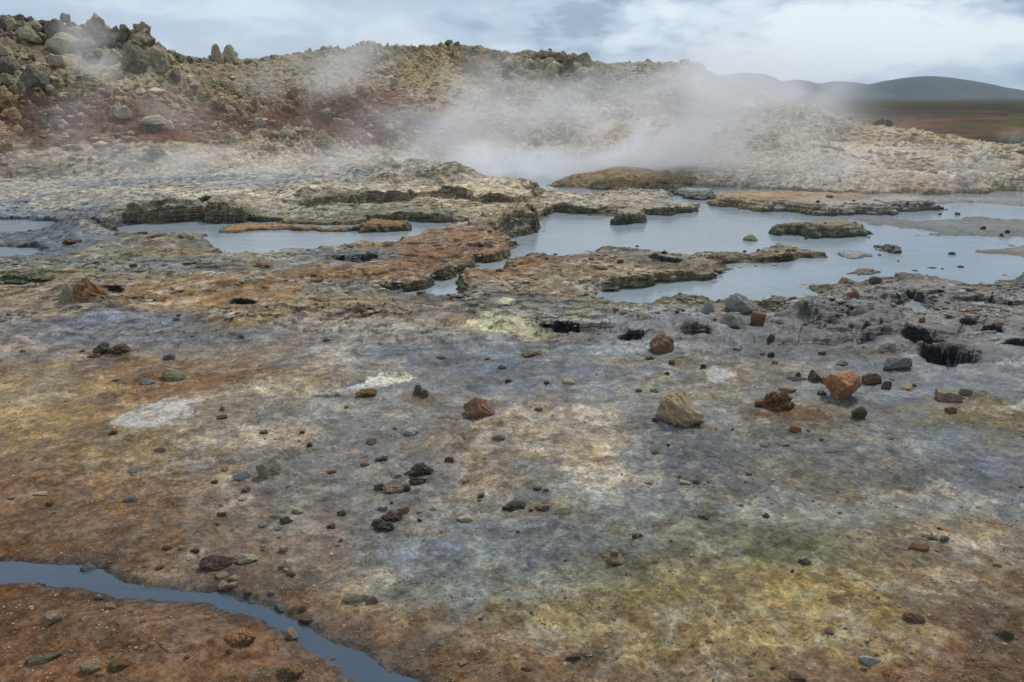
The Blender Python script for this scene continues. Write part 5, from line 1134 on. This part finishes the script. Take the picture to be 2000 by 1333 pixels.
CNAME = {'earth': 'rusty', 'rust': 'rust red', 'brightrust': 'bright rust', 'tan': 'tan', 'orange': 'orange', 'grey': 'grey', 'dark': 'black', 'brown': 'brown', 'cream': 'cream', 'white': 'whitish', 'olive': 'olive brown', 'purple': 'maroon',
         'bluegrey': 'blue grey', 'pink': 'pinkish', 'ochre': 'ochre', 'green': 'dark green', 'lava': 'dark grey', 'paletan': 'pale tan', 'palegreen': 'pale grey', 'slope': 'brown', 'crumb': 'orange'}
MARK = [(935,800,'the lone red brown boulder'),(1290,675,'the dark rust boulder by the vents'),(1650,755,'the bright rust boulder'),(1325,800,'the big tan boulder'),(1524,790,'the clinker lump'),(1450,600,'the pale grey boulder'),(160,570,'the rusty boulder at far left'),
        (205,690,'the dark grey rock on the left flat'),(335,735,'the tan striped mound'),(760,742,'the white salt spot'),(820,770,'the olive pair'),(520,920,'the tan streaked rock'),(420,1105,'the maroon slab'),(817,925,'the long rugged black rock'),
        (760,1020,'the purple black rock'),(912,1015,'the oblong cream stone'),(1096,1000,'the bright cream stone'),(1204,1100,'the tan rock carrying a stone'),(700,1170,'the long bone coloured stone'),(1796,1070,'the flat rust red stone'),(1788,1210,'the red brown oval stone'),
        (1701,1290,'the pale grey stone at bottom right'),(465,1245,'the half buried pale orange rock'),(200,1310,'the tan oval rock at bottom left'),(97,1215,'the tan rock below the stream'),(1857,778,'the angular pale rock at right'),(1755,715,'the wide blue grey rock'),(1850,690,'the large black vent'),
        (1092,628,'the crescent black vent'),(475,592,'the small oval vent'),(935,480,'the round green hole'),(1600,455,'the hump backed island'),(1740,490,'the pointed brown island'),(1690,532,'the crusty little island'),(1850,448,'the grey mud bank'),(1780,605,'the kidney shaped puddle'),(1590,395,'the long peach island'),(1600,560,'the rugged near shore'),
        (1100,520,'the rust stained shore plate'),(1500,500,'the jutting rocky strip'),(600,545,'the orange flat behind the foreground'),(1120,1290,'the dark brown wedge'),(550,1190,'the stream bend'),(168,1115,'the blue grey rim stone'),(440,950,'the white elongated stone'),(85,860,'the ochre flat at left'),(140,440,'the mossy left ledge'),(500,445,'the low spit in the left pool'),(1000,870,'the pale salt patch'),(1500,880,'the grey flat at right'),(1400,1010,'the olive stained ground'),(1500,1140,'the yellow stained ground'),
        (1440,1290,'the yellow flecked ground at the bottom')]
HMARK = [(50,40,'the left ridge top'),(130,60,'the balancing stone'),(190,55,'the pointed ridge peak'),(270,65,'the square ridge block'),(295,115,'the big split boulder'),(62,150,'the white topped dark boulder'),(430,105,'the standing stones'),(880,90,'the yellow ridge summit'),(970,175,'the hollow faced boulder'),(1108,130,'the overhanging boulder'),(1142,118,'the round ridge boulder'),(1098,190,'the tilted pale slab'),
         (1360,160,'the top of the right slope'),(1440,180,'the middle of the right slope'),(1510,218,'the white grey cluster on the right slope'),(1595,222,'the foot of the right slope'),(310,245,'the cream topped lump in the red band'),(560,270,'the red brown band'),(730,240,'the dark red patch'),(300,300,'the pale foot of the hill'),(30,240,'the left edge of the red band'),(1900,320,'the whitish rim at far right'),(1720,300,'the pale flats at right'),(1000,130,'the central ridge'),(1060,150,'the pale block field'),(20,140,'the dark boulder at the left edge'),(800,180,'the yellow green slope')]
USED = {}
def side_label(x, y, w, h, stone, marks, noun, sizes):
    size = sizes[0] if w < 11 else sizes[1] if w < 19 else sizes[2]
    shape = 'flat' if h < .42 * w else 'upright' if h > .95 * w else 'rounded' if (int(x) % 2) else 'angular'
    ms = sorted(marks, key=lambda m: math.hypot(m[0] - x, 1.6 * (m[1] - y)))
    for m in ms[:5]:
        dx, dy = x - m[0], y - m[1]
        dd = math.hypot(dx, 1.6 * dy)
        if abs(dx) > 1.5 * abs(dy): sd = 'right of' if dx > 0 else 'left of'
        elif abs(dy) > 1.5 * abs(dx): sd = 'in front of' if dy > 0 else 'behind'
        else: sd = ('front right of' if dx > 0 else 'front left of') if dy > 0 else ('back right of' if dx > 0 else 'back left of')
        for pre in ('close ' if dd < 60 else '', 'just ' if dd < 90 else 'well '):
            lab = f"{size} {CNAME[stone]} {shape} {noun} {pre}{sd} {m[2]}"
            if lab not in USED and len(lab.split()) <= 16:
                USED[lab] = 1
                return lab
    return f"{size} {CNAME[stone]} {shape} {noun}, the one at {int(round(x/20))} twentieths"

def styled(style, seed, sub):
    if style == 'b': return rock_verts(seed + 101, sub, 1.0, 19, .08)
    if style == 'k': return crumbly(seed, min(sub, 4))
    if style == 'l': return rock_verts(seed, sub, .8, 16, .06)
    if style == 'e': return rock_verts(seed, sub, .6, 12, .10)
    if style == 'c': return rock_verts(seed, sub, .75, 12, .2)
    if style == 'lying':
        co, f = rock_verts(seed + 5, sub, .55, 18, .13)
        k = 1 + .18 * np.cos(co[:, 0] * 4.2 + .6); co[:, 1] *= k; co[:, 2] *= mixv(1.0, .62, ss(-.2, 1, co[:, 0])) * k / 1.1; return co, f
    if style == 'mound':
        co, f = rock_verts(seed, sub, .9, 11, .14)
        k = mixv(1.0, .35, np.clip(co[:, 2], 0, 1) ** 1.3); co[:, 0] = co[:, 0] * k - .12 * co[:, 2]; co[:, 1] *= k; return co, f
    if style == 'f':
        co, f = rock_verts(seed, sub, 1.0, 10, .05); return co, f
    if style == 'taper':
        co, f = rock_verts(seed + 11, sub, 1.0, 15, .06)
        k = mixv(.62, 1.0, ss(0, .75, co[:, 2])); co[:, 0] *= k; co[:, 1] *= k
        co[:, 2] = np.minimum(co[:, 2], .93 + .05 * co[:, 0]); return co, f
    if style == 't':
        co, f = rock_verts(seed, sub, 1.0, 14, .04)
        k = mixv(1.0, .25, co[:, 2] ** 1.2); co[:, 0] = co[:, 0] * k + .25 * co[:, 2]; co[:, 1] *= k; return co, f
    return rock_verts(seed, sub, 1.0, 14, .05)
def place_stones():
    rnd = random.Random(5)
    bx, by, bz, bd = hits([b[0] for b in BIG], [b[1] - min(5, b[3] * .25) for b in BIG])
    for i, b in enumerate(BIG):
        w = b[2] * bd[i] / F; h = b[3] * bd[i] / F
        co, f = styled(b[5], 300 + i, 5 if b[2] > 40 else 4)
        dep = b[6]
        hh = h * (1.12 if b[5] != 'f' else .9)
        hh = max(hh - w * dep * .25 * (CAMZ / bd[i]), h * .6)
        co = co * np.array([w / 2, w * dep / 2, hh])
        a = math.radians(b[7] if b[5] not in ('a', 'taper') else b[7] * .5); ca, sa = math.cos(a), math.sin(a)
        co[:, 0], co[:, 1] = co[:, 0] * ca - co[:, 1] * sa, co[:, 0] * sa + co[:, 1] * ca
        nm = 'boulder' if b[9] == 'boulder' else b[9]
        o = link(nm, mesh_from(nm, co, f, STONE['stone_' + b[4]], True), None, b[8], b[9])
        o.location = (bx[i], by[i] + w * dep * .3, bz[i] - hh * (.18 if b[5] != 'e' else .4))
    # a stone carried on top of the tan rock is a thing of its own
    bi = [i for i, b in enumerate(BIG) if b[8].startswith('tan rock carrying')][0]
    co, f = styled('l', 901, 4); s = bd[bi] / F
    o = link('stone', mesh_from('stone', co * np.array([9, 7, 9]) * s, f, STONE['stone_pink'], True), None, 'small pinkish stone resting on top of the tan rock lower right of centre', 'stone')
    o.location = (bx[bi] - 3 * s, by[bi] + 12 * s, bz[bi] + 15 * s)
    # shared meshes for the small stones
    protos = [[styled(st, 500 + k * 7 + j, 3) for j in range(5)] for k, st in enumerate(('a', 'l', 'c'))]
    pm = []
    for k in range(3):
        for co, f in protos[k]:
            pm.append(mesh_from('stone', co * np.array([.5, .5, 1]), f, STONE['stone_tan'], True))
    sx, sy, sz, sd = hits([b[0] for b in SML], [b[1] - 2 for b in SML])
    for i, b in enumerate(SML):
        k = {'white': 0, 'dark': 2, 'olive': 2, 'green': 2}.get(b[4], rnd.choice((0, 0, 0, 1, 2)))
        me = pm[k * 5 + rnd.randrange(5)]
        noun = 'pebble' if b[2] < 13 else 'stone'
        o = link(noun, me, None, side_label(b[0], b[1], b[2], b[3], b[4], MARK, noun, ('tiny', 'small', 'mid sized')), noun, 'loose stones scattered on the mineral flats')
        o.material_slots[0].link = 'OBJECT'; o.material_slots[0].material = STONE['stone_' + b[4]]
        s = sd[i] / F * .98; w = b[2] * s; h = b[3] * s
        dep = w * rnd.uniform(.6, .9)
        o.scale = (w, dep, max(h * 1.05 - dep * .2, h * .6)); o.rotation_euler = (rnd.uniform(-.1, .1), rnd.uniform(-.12, .12), rnd.uniform(-.6, .6))
        o.location = (sx[i], sy[i], sz[i] - h * .15)
    # hillside boulders
    hx, hy, hz, hd = hits([b[0] for b in HB], [b[1] for b in HB])
    hpm = [mesh_from('boulder', *[(c * np.array([.5, .5, 1]), f) for c, f in [styled(('b', 'a', 'c', 'b')[j % 4], 730 + j, 4)]][0], STONE['stone_lava'], True) for j in range(12)]
    for i, b in enumerate(HB):
        s = hd[i] / F * 1.02; w = b[2] * s; h = b[3] * s
        o = link('boulder', hpm[rnd.randrange(12)], None, side_label(b[0], b[1] - b[3] / 2, b[2], b[3], b[4], HMARK, 'boulder', ('small', 'mid sized', 'large')), 'boulder', 'boulders on the hillside and its ridge')
        o.material_slots[0].link = 'OBJECT'; o.material_slots[0].material = STONE['stone_' + b[4]]
        tall = h > 1.2 * w
        o.scale = (w, w * rnd.uniform(.7, 1.0), h * (1.02 if h > .9 * w else 1.2)); o.rotation_euler = (rnd.uniform(-.2, .2) * (not tall), rnd.uniform(-.2, .2) * (not tall), rnd.uniform(0, 6.28))
        o.location = (hx[i], hy[i] + w * .15, hz[i] - h * .18)
    # the balancing stone on its base
    x, y, z, d = hits([130], [46]); s = d[0] / F
    co, f = styled('l', 950, 4)
    o = link('boulder', mesh_from('boulder', co * np.array([9, 8, 15]) * s, f, STONE['stone_grey'], True), None, 'pale grey stone balancing on the skyline of the left ridge', 'boulder', 'boulders on the hillside and its ridge')
    o.location = (x[0], y[0], z[0] + 5 * s)
place_stones()

def merged(name, pts, sizes, seed, mats, label, cat, flat=.6):
    """uncountable small fragments as one mesh"""
    rnd = np.random.RandomState(seed)
    base, f = ICO[1]
    base = base * (1 + .0)
    n = len(pts); k = len(base)
    sc = np.stack([sizes * rnd.uniform(.7, 1.3, n), sizes * rnd.uniform(.7, 1.3, n), sizes * rnd.uniform(.4, 1.0, n) * flat], 1)
    jit = 1 + rnd.uniform(-.28, .28, (n, k, 1))
    co = base[None] * jit * sc[:, None]
    a = rnd.uniform(0, 6.28, n); ca, sa = np.cos(a)[:, None], np.sin(a)[:, None]
    x = co[..., 0] * ca - co[..., 1] * sa; y = co[..., 0] * sa + co[..., 1] * ca
    co = np.stack([x, y, co[..., 2]], -1) + pts[:, None]
    fa = (f[None] + (np.arange(n) * k)[:, None, None]).reshape(-1, 3)
    me = mesh_from(name, co.reshape(-1, 3), fa, None, False)
    for m in mats: me.materials.append(STONE['stone_' + m])
    me.polygons.foreach_set('material_index', np.repeat(rnd.randint(0, len(mats), n), len(f)).astype(np.int32))
    return link(name, me, 'stuff', label, cat)
def scatter():
    rnd = np.random.RandomState(77)
    # grit on the flats
    n = 26000
    px = rnd.uniform(-100, 2100, n); py = 1345 - 745 * rnd.uniform(0, 1, n) ** 1.15
    x, y = onz(px, py, .13)
    z, o = terrain(x, y)
    dens = fbm(x, y, .8, 3, 301) + .5 * fbm(x, y, .25, 2, 302)
    left = ss(900, 200, px) * ss(900, 1000, py)
    keep = (dens + .25 * left > -.05) & (o['D'] > .1) & (o['ds'] > .03) & (o['hole'] < .2)
    x, y, z, px, py = x[keep], y[keep], z[keep], px[keep], py[keep]
    d = np.hypot(x, y)
    s = np.clip(rnd.lognormal(0, .5, len(x)) * .0014, .0008, .008) * (1 + .22 * (d - 2))
    merged('gravel', np.stack([x, y, z + s * .15], 1), s, 5, ['tan', 'paletan', 'brown', 'grey', 'olive', 'pink', 'brown', 'dark'], 'fine gravel and grit strewn over the mineral flats', 'gravel')
    # broken crumbs along the pool banks
    n = 60000
    px = rnd.uniform(-50, 2050, n); py = rnd.uniform(362, 640, n)
    x, y = onz(px, py, .05)
    z, o = terrain(x, y)
    pr = np.where(o['D'] < 0, ss(-.22, 0, o['D']) * .5, ss(.35, .02, o['D'])) * (.25 + ss(-.1, .3, fbm(x, y, .7, 3, 321)))
    keep = (rnd.uniform(0, 1, n) < pr * .5) & (o['I'] < 0) | ((o['D'] > .3) & (fbm(x, y, .6, 3, 322) > .28) & (rnd.uniform(0, 1, n) < .35))
    x, y, z, D_ = x[keep], y[keep], z[keep], o['D'][keep]
    z = np.where(D_ < 0, np.maximum(z, -.004), z)
    s = np.clip(rnd.lognormal(0, .55, len(x)) * .013, .006, .05)
    merged('shore_rubble', np.stack([x, y, z], 1), s, 8, ['olive', 'dark', 'grey', 'brown', 'dark', 'olive', 'grey', 'paletan'], 'crumbled crust and small fragments along the pool banks', 'rubble', .6)
    # rubble on the hillside
    n = 20000
    th = rnd.uniform(-.66, .66, n); r = rnd.uniform(16, 34, n)
    x, y = r * np.sin(th), r * np.cos(th)
    z, o = terrain(x, y)
    U, V = o['U'], o['V']
    dens = fbm(x, y, 2.0, 4, 311) + .35 * ss(.35, .9, o['t']) + .5 * gb(U, V, 1480, 200, 170, 45, 22) - .6 * gb(U, V, 120, 110, 120, 50) - .3 * ss(.25, .1, o['t'])
    keep = (dens > .02) & (o['t'] > .06) & (r < o['rr'] + 1.5) & (o['D'] > .2)
    x, y, z, U, V = x[keep], y[keep], z[keep], U[keep], V[keep]
    s = np.clip(rnd.lognormal(0, .55, len(x)) * .036, .014, .15)
    red = (V > 190) & (U < 900)
    for nm, m, mats, lab in (('rubble', ~red, ['paletan', 'slope', 'cream', 'palegreen', 'paletan', 'tan', 'paletan', 'lava'], 'loose tan and grey rubble covering the ridge and slope'), ('crumbled_crust', red, ['brown', 'brown', 'tan', 'brown', 'paletan', 'slope'], 'crumbled red brown and cream crust on the lower left slope')):
        merged(nm, np.stack([x[m], y[m], z[m] + s[m] * .1], 1), s[m], 6, mats, lab, 'rubble', .8)
scatter()

# ------------------------------------------------------------------ far hills
def far_hill(name, cx, w, top, dist, base, col, seed, skew=0.0, depth=.8, label=None):
    """a real mound dist metres away: cx, w in photo px along the horizon, top/base photo y"""
    d = ray(cx, 191.0); ux, uy = d[0] / math.hypot(d[0], d[1]), d[1] / math.hypot(d[0], d[1])
    m = dist / math.hypot(F, cx - 1000) * 1.0
    W = w * m; dt = ray(cx, top); H = CAMZ + dist * dt[2] / math.hypot(dt[0], dt[1]) - PLAIN
    n, k = 160, 70
    u, v = np.meshgrid(np.linspace(-1.15, 1.15, n), np.linspace(-1, 1, k), indexing='xy')
    us = u + skew * (1 - u * u) * .3
    prof = np.exp(-(us / .52) ** 2 * 1.15) - math.exp(-(1.15 / .52) ** 2 * 1.15)
    prof2 = np.cos(np.clip(v, -1, 1) * math.pi / 2) ** 1.3
    x = u * W / 2; y = v * W * depth / 2
    nz = fbm(x + seed * 999, y, W * .3, 5, seed) 
    z = H * prof * prof2 * (1 + (.16 * nz + .10 * ridged(x + seed * 99, y, W * .12, 4, seed + 3)) * (1 - prof * .5)) + PLAIN - 6 * (1 - prof2) - 2
    gx = cx_ = ux * dist + x * uy + y * ux; gy = uy * dist - x * ux + y * uy
    co = np.stack([gx.ravel(), gy.ravel(), z.ravel()], 1)
    mt, g, p, out = new_mat(name + '_cover')
    geo = g.n('ShaderNodeNewGeometry')
    nn = g.noise(geo.outputs['Position'], 12.0 / W, 8, .65)
    g.link(g.ramp(nn, [(.35, lin(col[0])), (.5, lin(col[1])), (.66, lin(col[2]))]), p.inputs['Base Color'])
    p.inputs['Roughness'].default_value = .95
    return link(name, mesh_from(name, co, grid_faces(k, n), mt, True), 'structure')
DK = ('1b2230', '242d3a', '2f3943')  # blue of distance haze is put into the base colours of the far hills
far_hill('hills', 1462, 400, 141, 2300, 192, DK, 3, .1)
far_hill('hills', 1555, 330, 157, 2700, 192, DK, 4, .0)
far_hill('hills', 1640, 420, 160, 5200, 192, ('26343e', '2f3e48', '3a4a50'), 5, .0)
far_hill('hills', 1790, 640, 150, 3300, 192, ('222a32', '2d383a', '39463e'), 6, -.15)
far_hill('hills', 1960, 700, 178, 6800, 192, ('26343e', '2f3e48', '3a4a50'), 7, .0)
far_hill('hills', 1660, 700, 184, 1600, 192, DK, 8, .2)
far_hill('hills', 1600, 300, 184, 1200, 192, DK, 9, .2)

# dark lava knobs on the plain
def knob(px, py, w, h, seed, label, dist):
    d = ray(px, py); hor = math.hypot(d[0], d[1]); x, y = d[0] / hor * dist, d[1] / hor * dist
    co, f = rock_verts(seed, 5, .6, 16, .16)
    s = dist / F
    co = co * np.array([w * s / 2, w * s / 2 * .8, h * s])
    o = link('lava_knob', mesh_from('lava_knob', co, f, STONE['stone_lavafield'], True), None, label, 'rock outcrop')
    z, _ = terrain(np.array([x]), np.array([y]))
    o.location = (x, y, z[0] - h * s * .15)
stone_mat('stone_lavafield', '443f36', '35322b', '5a5644')
knob(1621, 205, 32, 22, 41, 'dark craggy lava outcrop on the horizon just right of the slope', 120)
knob(1722, 206, 24, 16, 42, 'small dark lava outcrop on the plain, left of a wider one', 135)
knob(1738, 207, 18, 16, 44, 'dark lava outcrop touching the small one, right hand side', 130)
knob(1658, 203, 20, 7, 43, 'very low dark lava outcrop between the two taller ones', 150)

# ------------------------------------------------------------------ the air
def haze():
    x0, x1, y0, y1, z0, z1 = -9500, 9500, -9500, 9500, -12, 330
    co = [(x, y, z) for z in (z0, z1) for y in (y0, y1) for x in (x0, x1)]
    fa = [(0, 2, 3, 1), (4, 5, 7, 6), (0, 1, 5, 4), (2, 6, 7, 3), (0, 4, 6, 2), (1, 3, 7, 5)]
    m = bpy.data.materials.new('haze_air'); m.use_nodes = True; nt = m.node_tree; nt.nodes.clear(); g = G(nt)
    out = g.n('ShaderNodeOutputMaterial'); v = g.n('ShaderNodeVolumePrincipled')
    v.inputs['Density'].default_value =   .00006; v.inputs['Color'].default_value = (.66, .84, 1.0, 1)
    g.link(v.outputs[0], out.inputs['Volume'])
    link('haze', mesh_from('haze', co, fa, m, False), 'stuff', 'thin blue distant haze over the plain and far hills', 'haze')
haze()

# ------------------------------------------------------------------ steam
def steam(name, label, cx, cy, cz, rx, ry, rz, dens, scale, lo, seed, lean=0.0, low=0.0):
    """ellipsoid of drifting vapour, density from noise in world space fading to nothing at the hull"""
    n, f = ICO[3]
    co = n * 1.02
    m = bpy.data.materials.new(name + '_vapour'); m.use_nodes = True; nt = m.node_tree; nt.nodes.clear(); g = G(nt)
    out = g.n('ShaderNodeOutputMaterial'); v = g.n('ShaderNodeVolumePrincipled')
    tc = g.n('ShaderNodeTexCoord'); P = tc.outputs['Object']
    ln = g.n('ShaderNodeVectorMath', operation='LENGTH'); g.link(P, ln.inputs[0])
    fall = g.n('ShaderNodeMapRange', interpolation_type='SMOOTHERSTEP', inp={'Value': ln.outputs['Value'], 'From Min': 1.0, 'From Max': .15, 'To Min': 0, 'To Max': 1}).outputs[0]
    mp = g.n('ShaderNodeMapping'); g.link(P, mp.inputs[0]); mp.inputs['Scale'].default_value = (rx, ry, rz * 1.2); mp.inputs['Location'].default_value = (seed * 3.7, seed * 1.3, 0)
    mp.inputs['Rotation'].default_value = (0, lean, 0)
    nz = g.noise(mp.outputs[0], scale, 5, .55, .8)
    d = g.n('ShaderNodeMapRange', inp={'Value': nz, 'From Min': lo, 'From Max': lo + .22, 'To Min': 0.0, 'To Max': 1}).outputs[0]
    dd = g.math('MULTIPLY', g.math('MULTIPLY', fall, d), dens)
    if low:
        sp = g.n('ShaderNodeSeparateXYZ'); g.link(P, sp.inputs[0])
        dd = g.math('MULTIPLY', dd, g.n('ShaderNodeMapRange', inp={'Value': sp.outputs[2], 'From Min': 1, 'From Max': -.2, 'To Min': 1 - low, 'To Max': 1}).outputs[0])
    g.link(dd, v.inputs['Density'])
    v.inputs['Color'].default_value = (.985, .99, 1.0, 1)
    v.inputs['Anisotropy'].default_value = .1
    g.link(v.outputs[0], out.inputs['Volume'])
    o = link('steam', mesh_from('steam', co, f, m, True), 'stuff', label, 'steam')
    o.location = (cx, cy, cz); o.scale = (rx, ry, rz); o.rotation_euler = (0, lean, 0)
def at(px, py, r):
    d = ray(px, py); h = math.hypot(d[0], d[1]); return d[0] / h * r, d[1] / h * r, CAMZ + d[2] / h * r
def plume(label, px, py, r, wpx, hpx, depth, dens, scale, lo, seed, lean=0.0, low=0.0):
    x, y, z = at(px, py, r); s = r / F
    steam('steam', label, x, y, z, wpx * s / 2, depth / 2, hpx * s / 2, dens, scale, lo, seed, lean, low)
plume('main white plume rising off the back pool in front of the right slope', 1330, 250, 19.5, 860, 420, 5.0, 1.15, .42, .40, 1, -.25, .35)
plume('thick bank of steam at the foot of the main plume', 1390, 315, 18.6, 640, 140, 3.0, .55, .5, .38, 14, 0)
plume('dense low steam lying on the water of the back pool', 1040, 320, 18.9, 800, 150, 3.4, 1.4, .6, .34, 2)
plume('thin steam drifting up towards the central ridge', 1040, 185, 23, 640, 320, 5, .42, .38, .38, 3, -.3)
plume('thin steam over the pale foot of the hill in the middle', 800, 265, 19.2, 420, 200, 3, .60, .55, .42, 4, -.2)
plume('wisps over the crest left of the yellow summit', 640, 135, 25.5, 440, 170, 4, .40, .45, .42, 5, -.3)
plume('small plume among the boulders of the left ridge', 175, 95, 23.5, 140, 180, 2, .75, .9, .40, 6, -.3)
plume('thin steam hanging over the red brown band at left', 230, 250, 19.2, 520, 220, 3, .42, .6, .45, 7, -.2)
plume('faint wisp drifting off the foot of the right slope', 1580, 215, 29, 260, 90, 4, .22, .5, .43, 8, .3)
plume('low mist along the base of the hill at left', 420, 318, 17.5, 1300, 90, 3, .45, .6, .41, 9)
plume('faint low mist over the right mud flats', 1720, 335, 18, 800, 130, 4, .38, .5, .40, 10)
plume('thin mist above the far right end of the pool', 1980, 490, 10.5, 160, 60, 1.6, .25, 2.0, .42, 11)
plume('small puff of steam over the pale rim at right', 1870, 300, 24, 110, 60, 3, .7, 1.4, .42, 12)
plume('small puff at the right edge on the brown plain', 1995, 268, 45, 70, 36, 5, .35, .8, .42, 13)
plume('very thin wide veil of vapour drifting along the foot of the hill', 640, 225, 18.3, 1500, 300, 2.4, .11, .5, .34, 15)
plume('very thin veil of vapour across the right slope and back shore', 1560, 270, 18.3, 700, 220, 2.4, .13, .5, .34, 16)
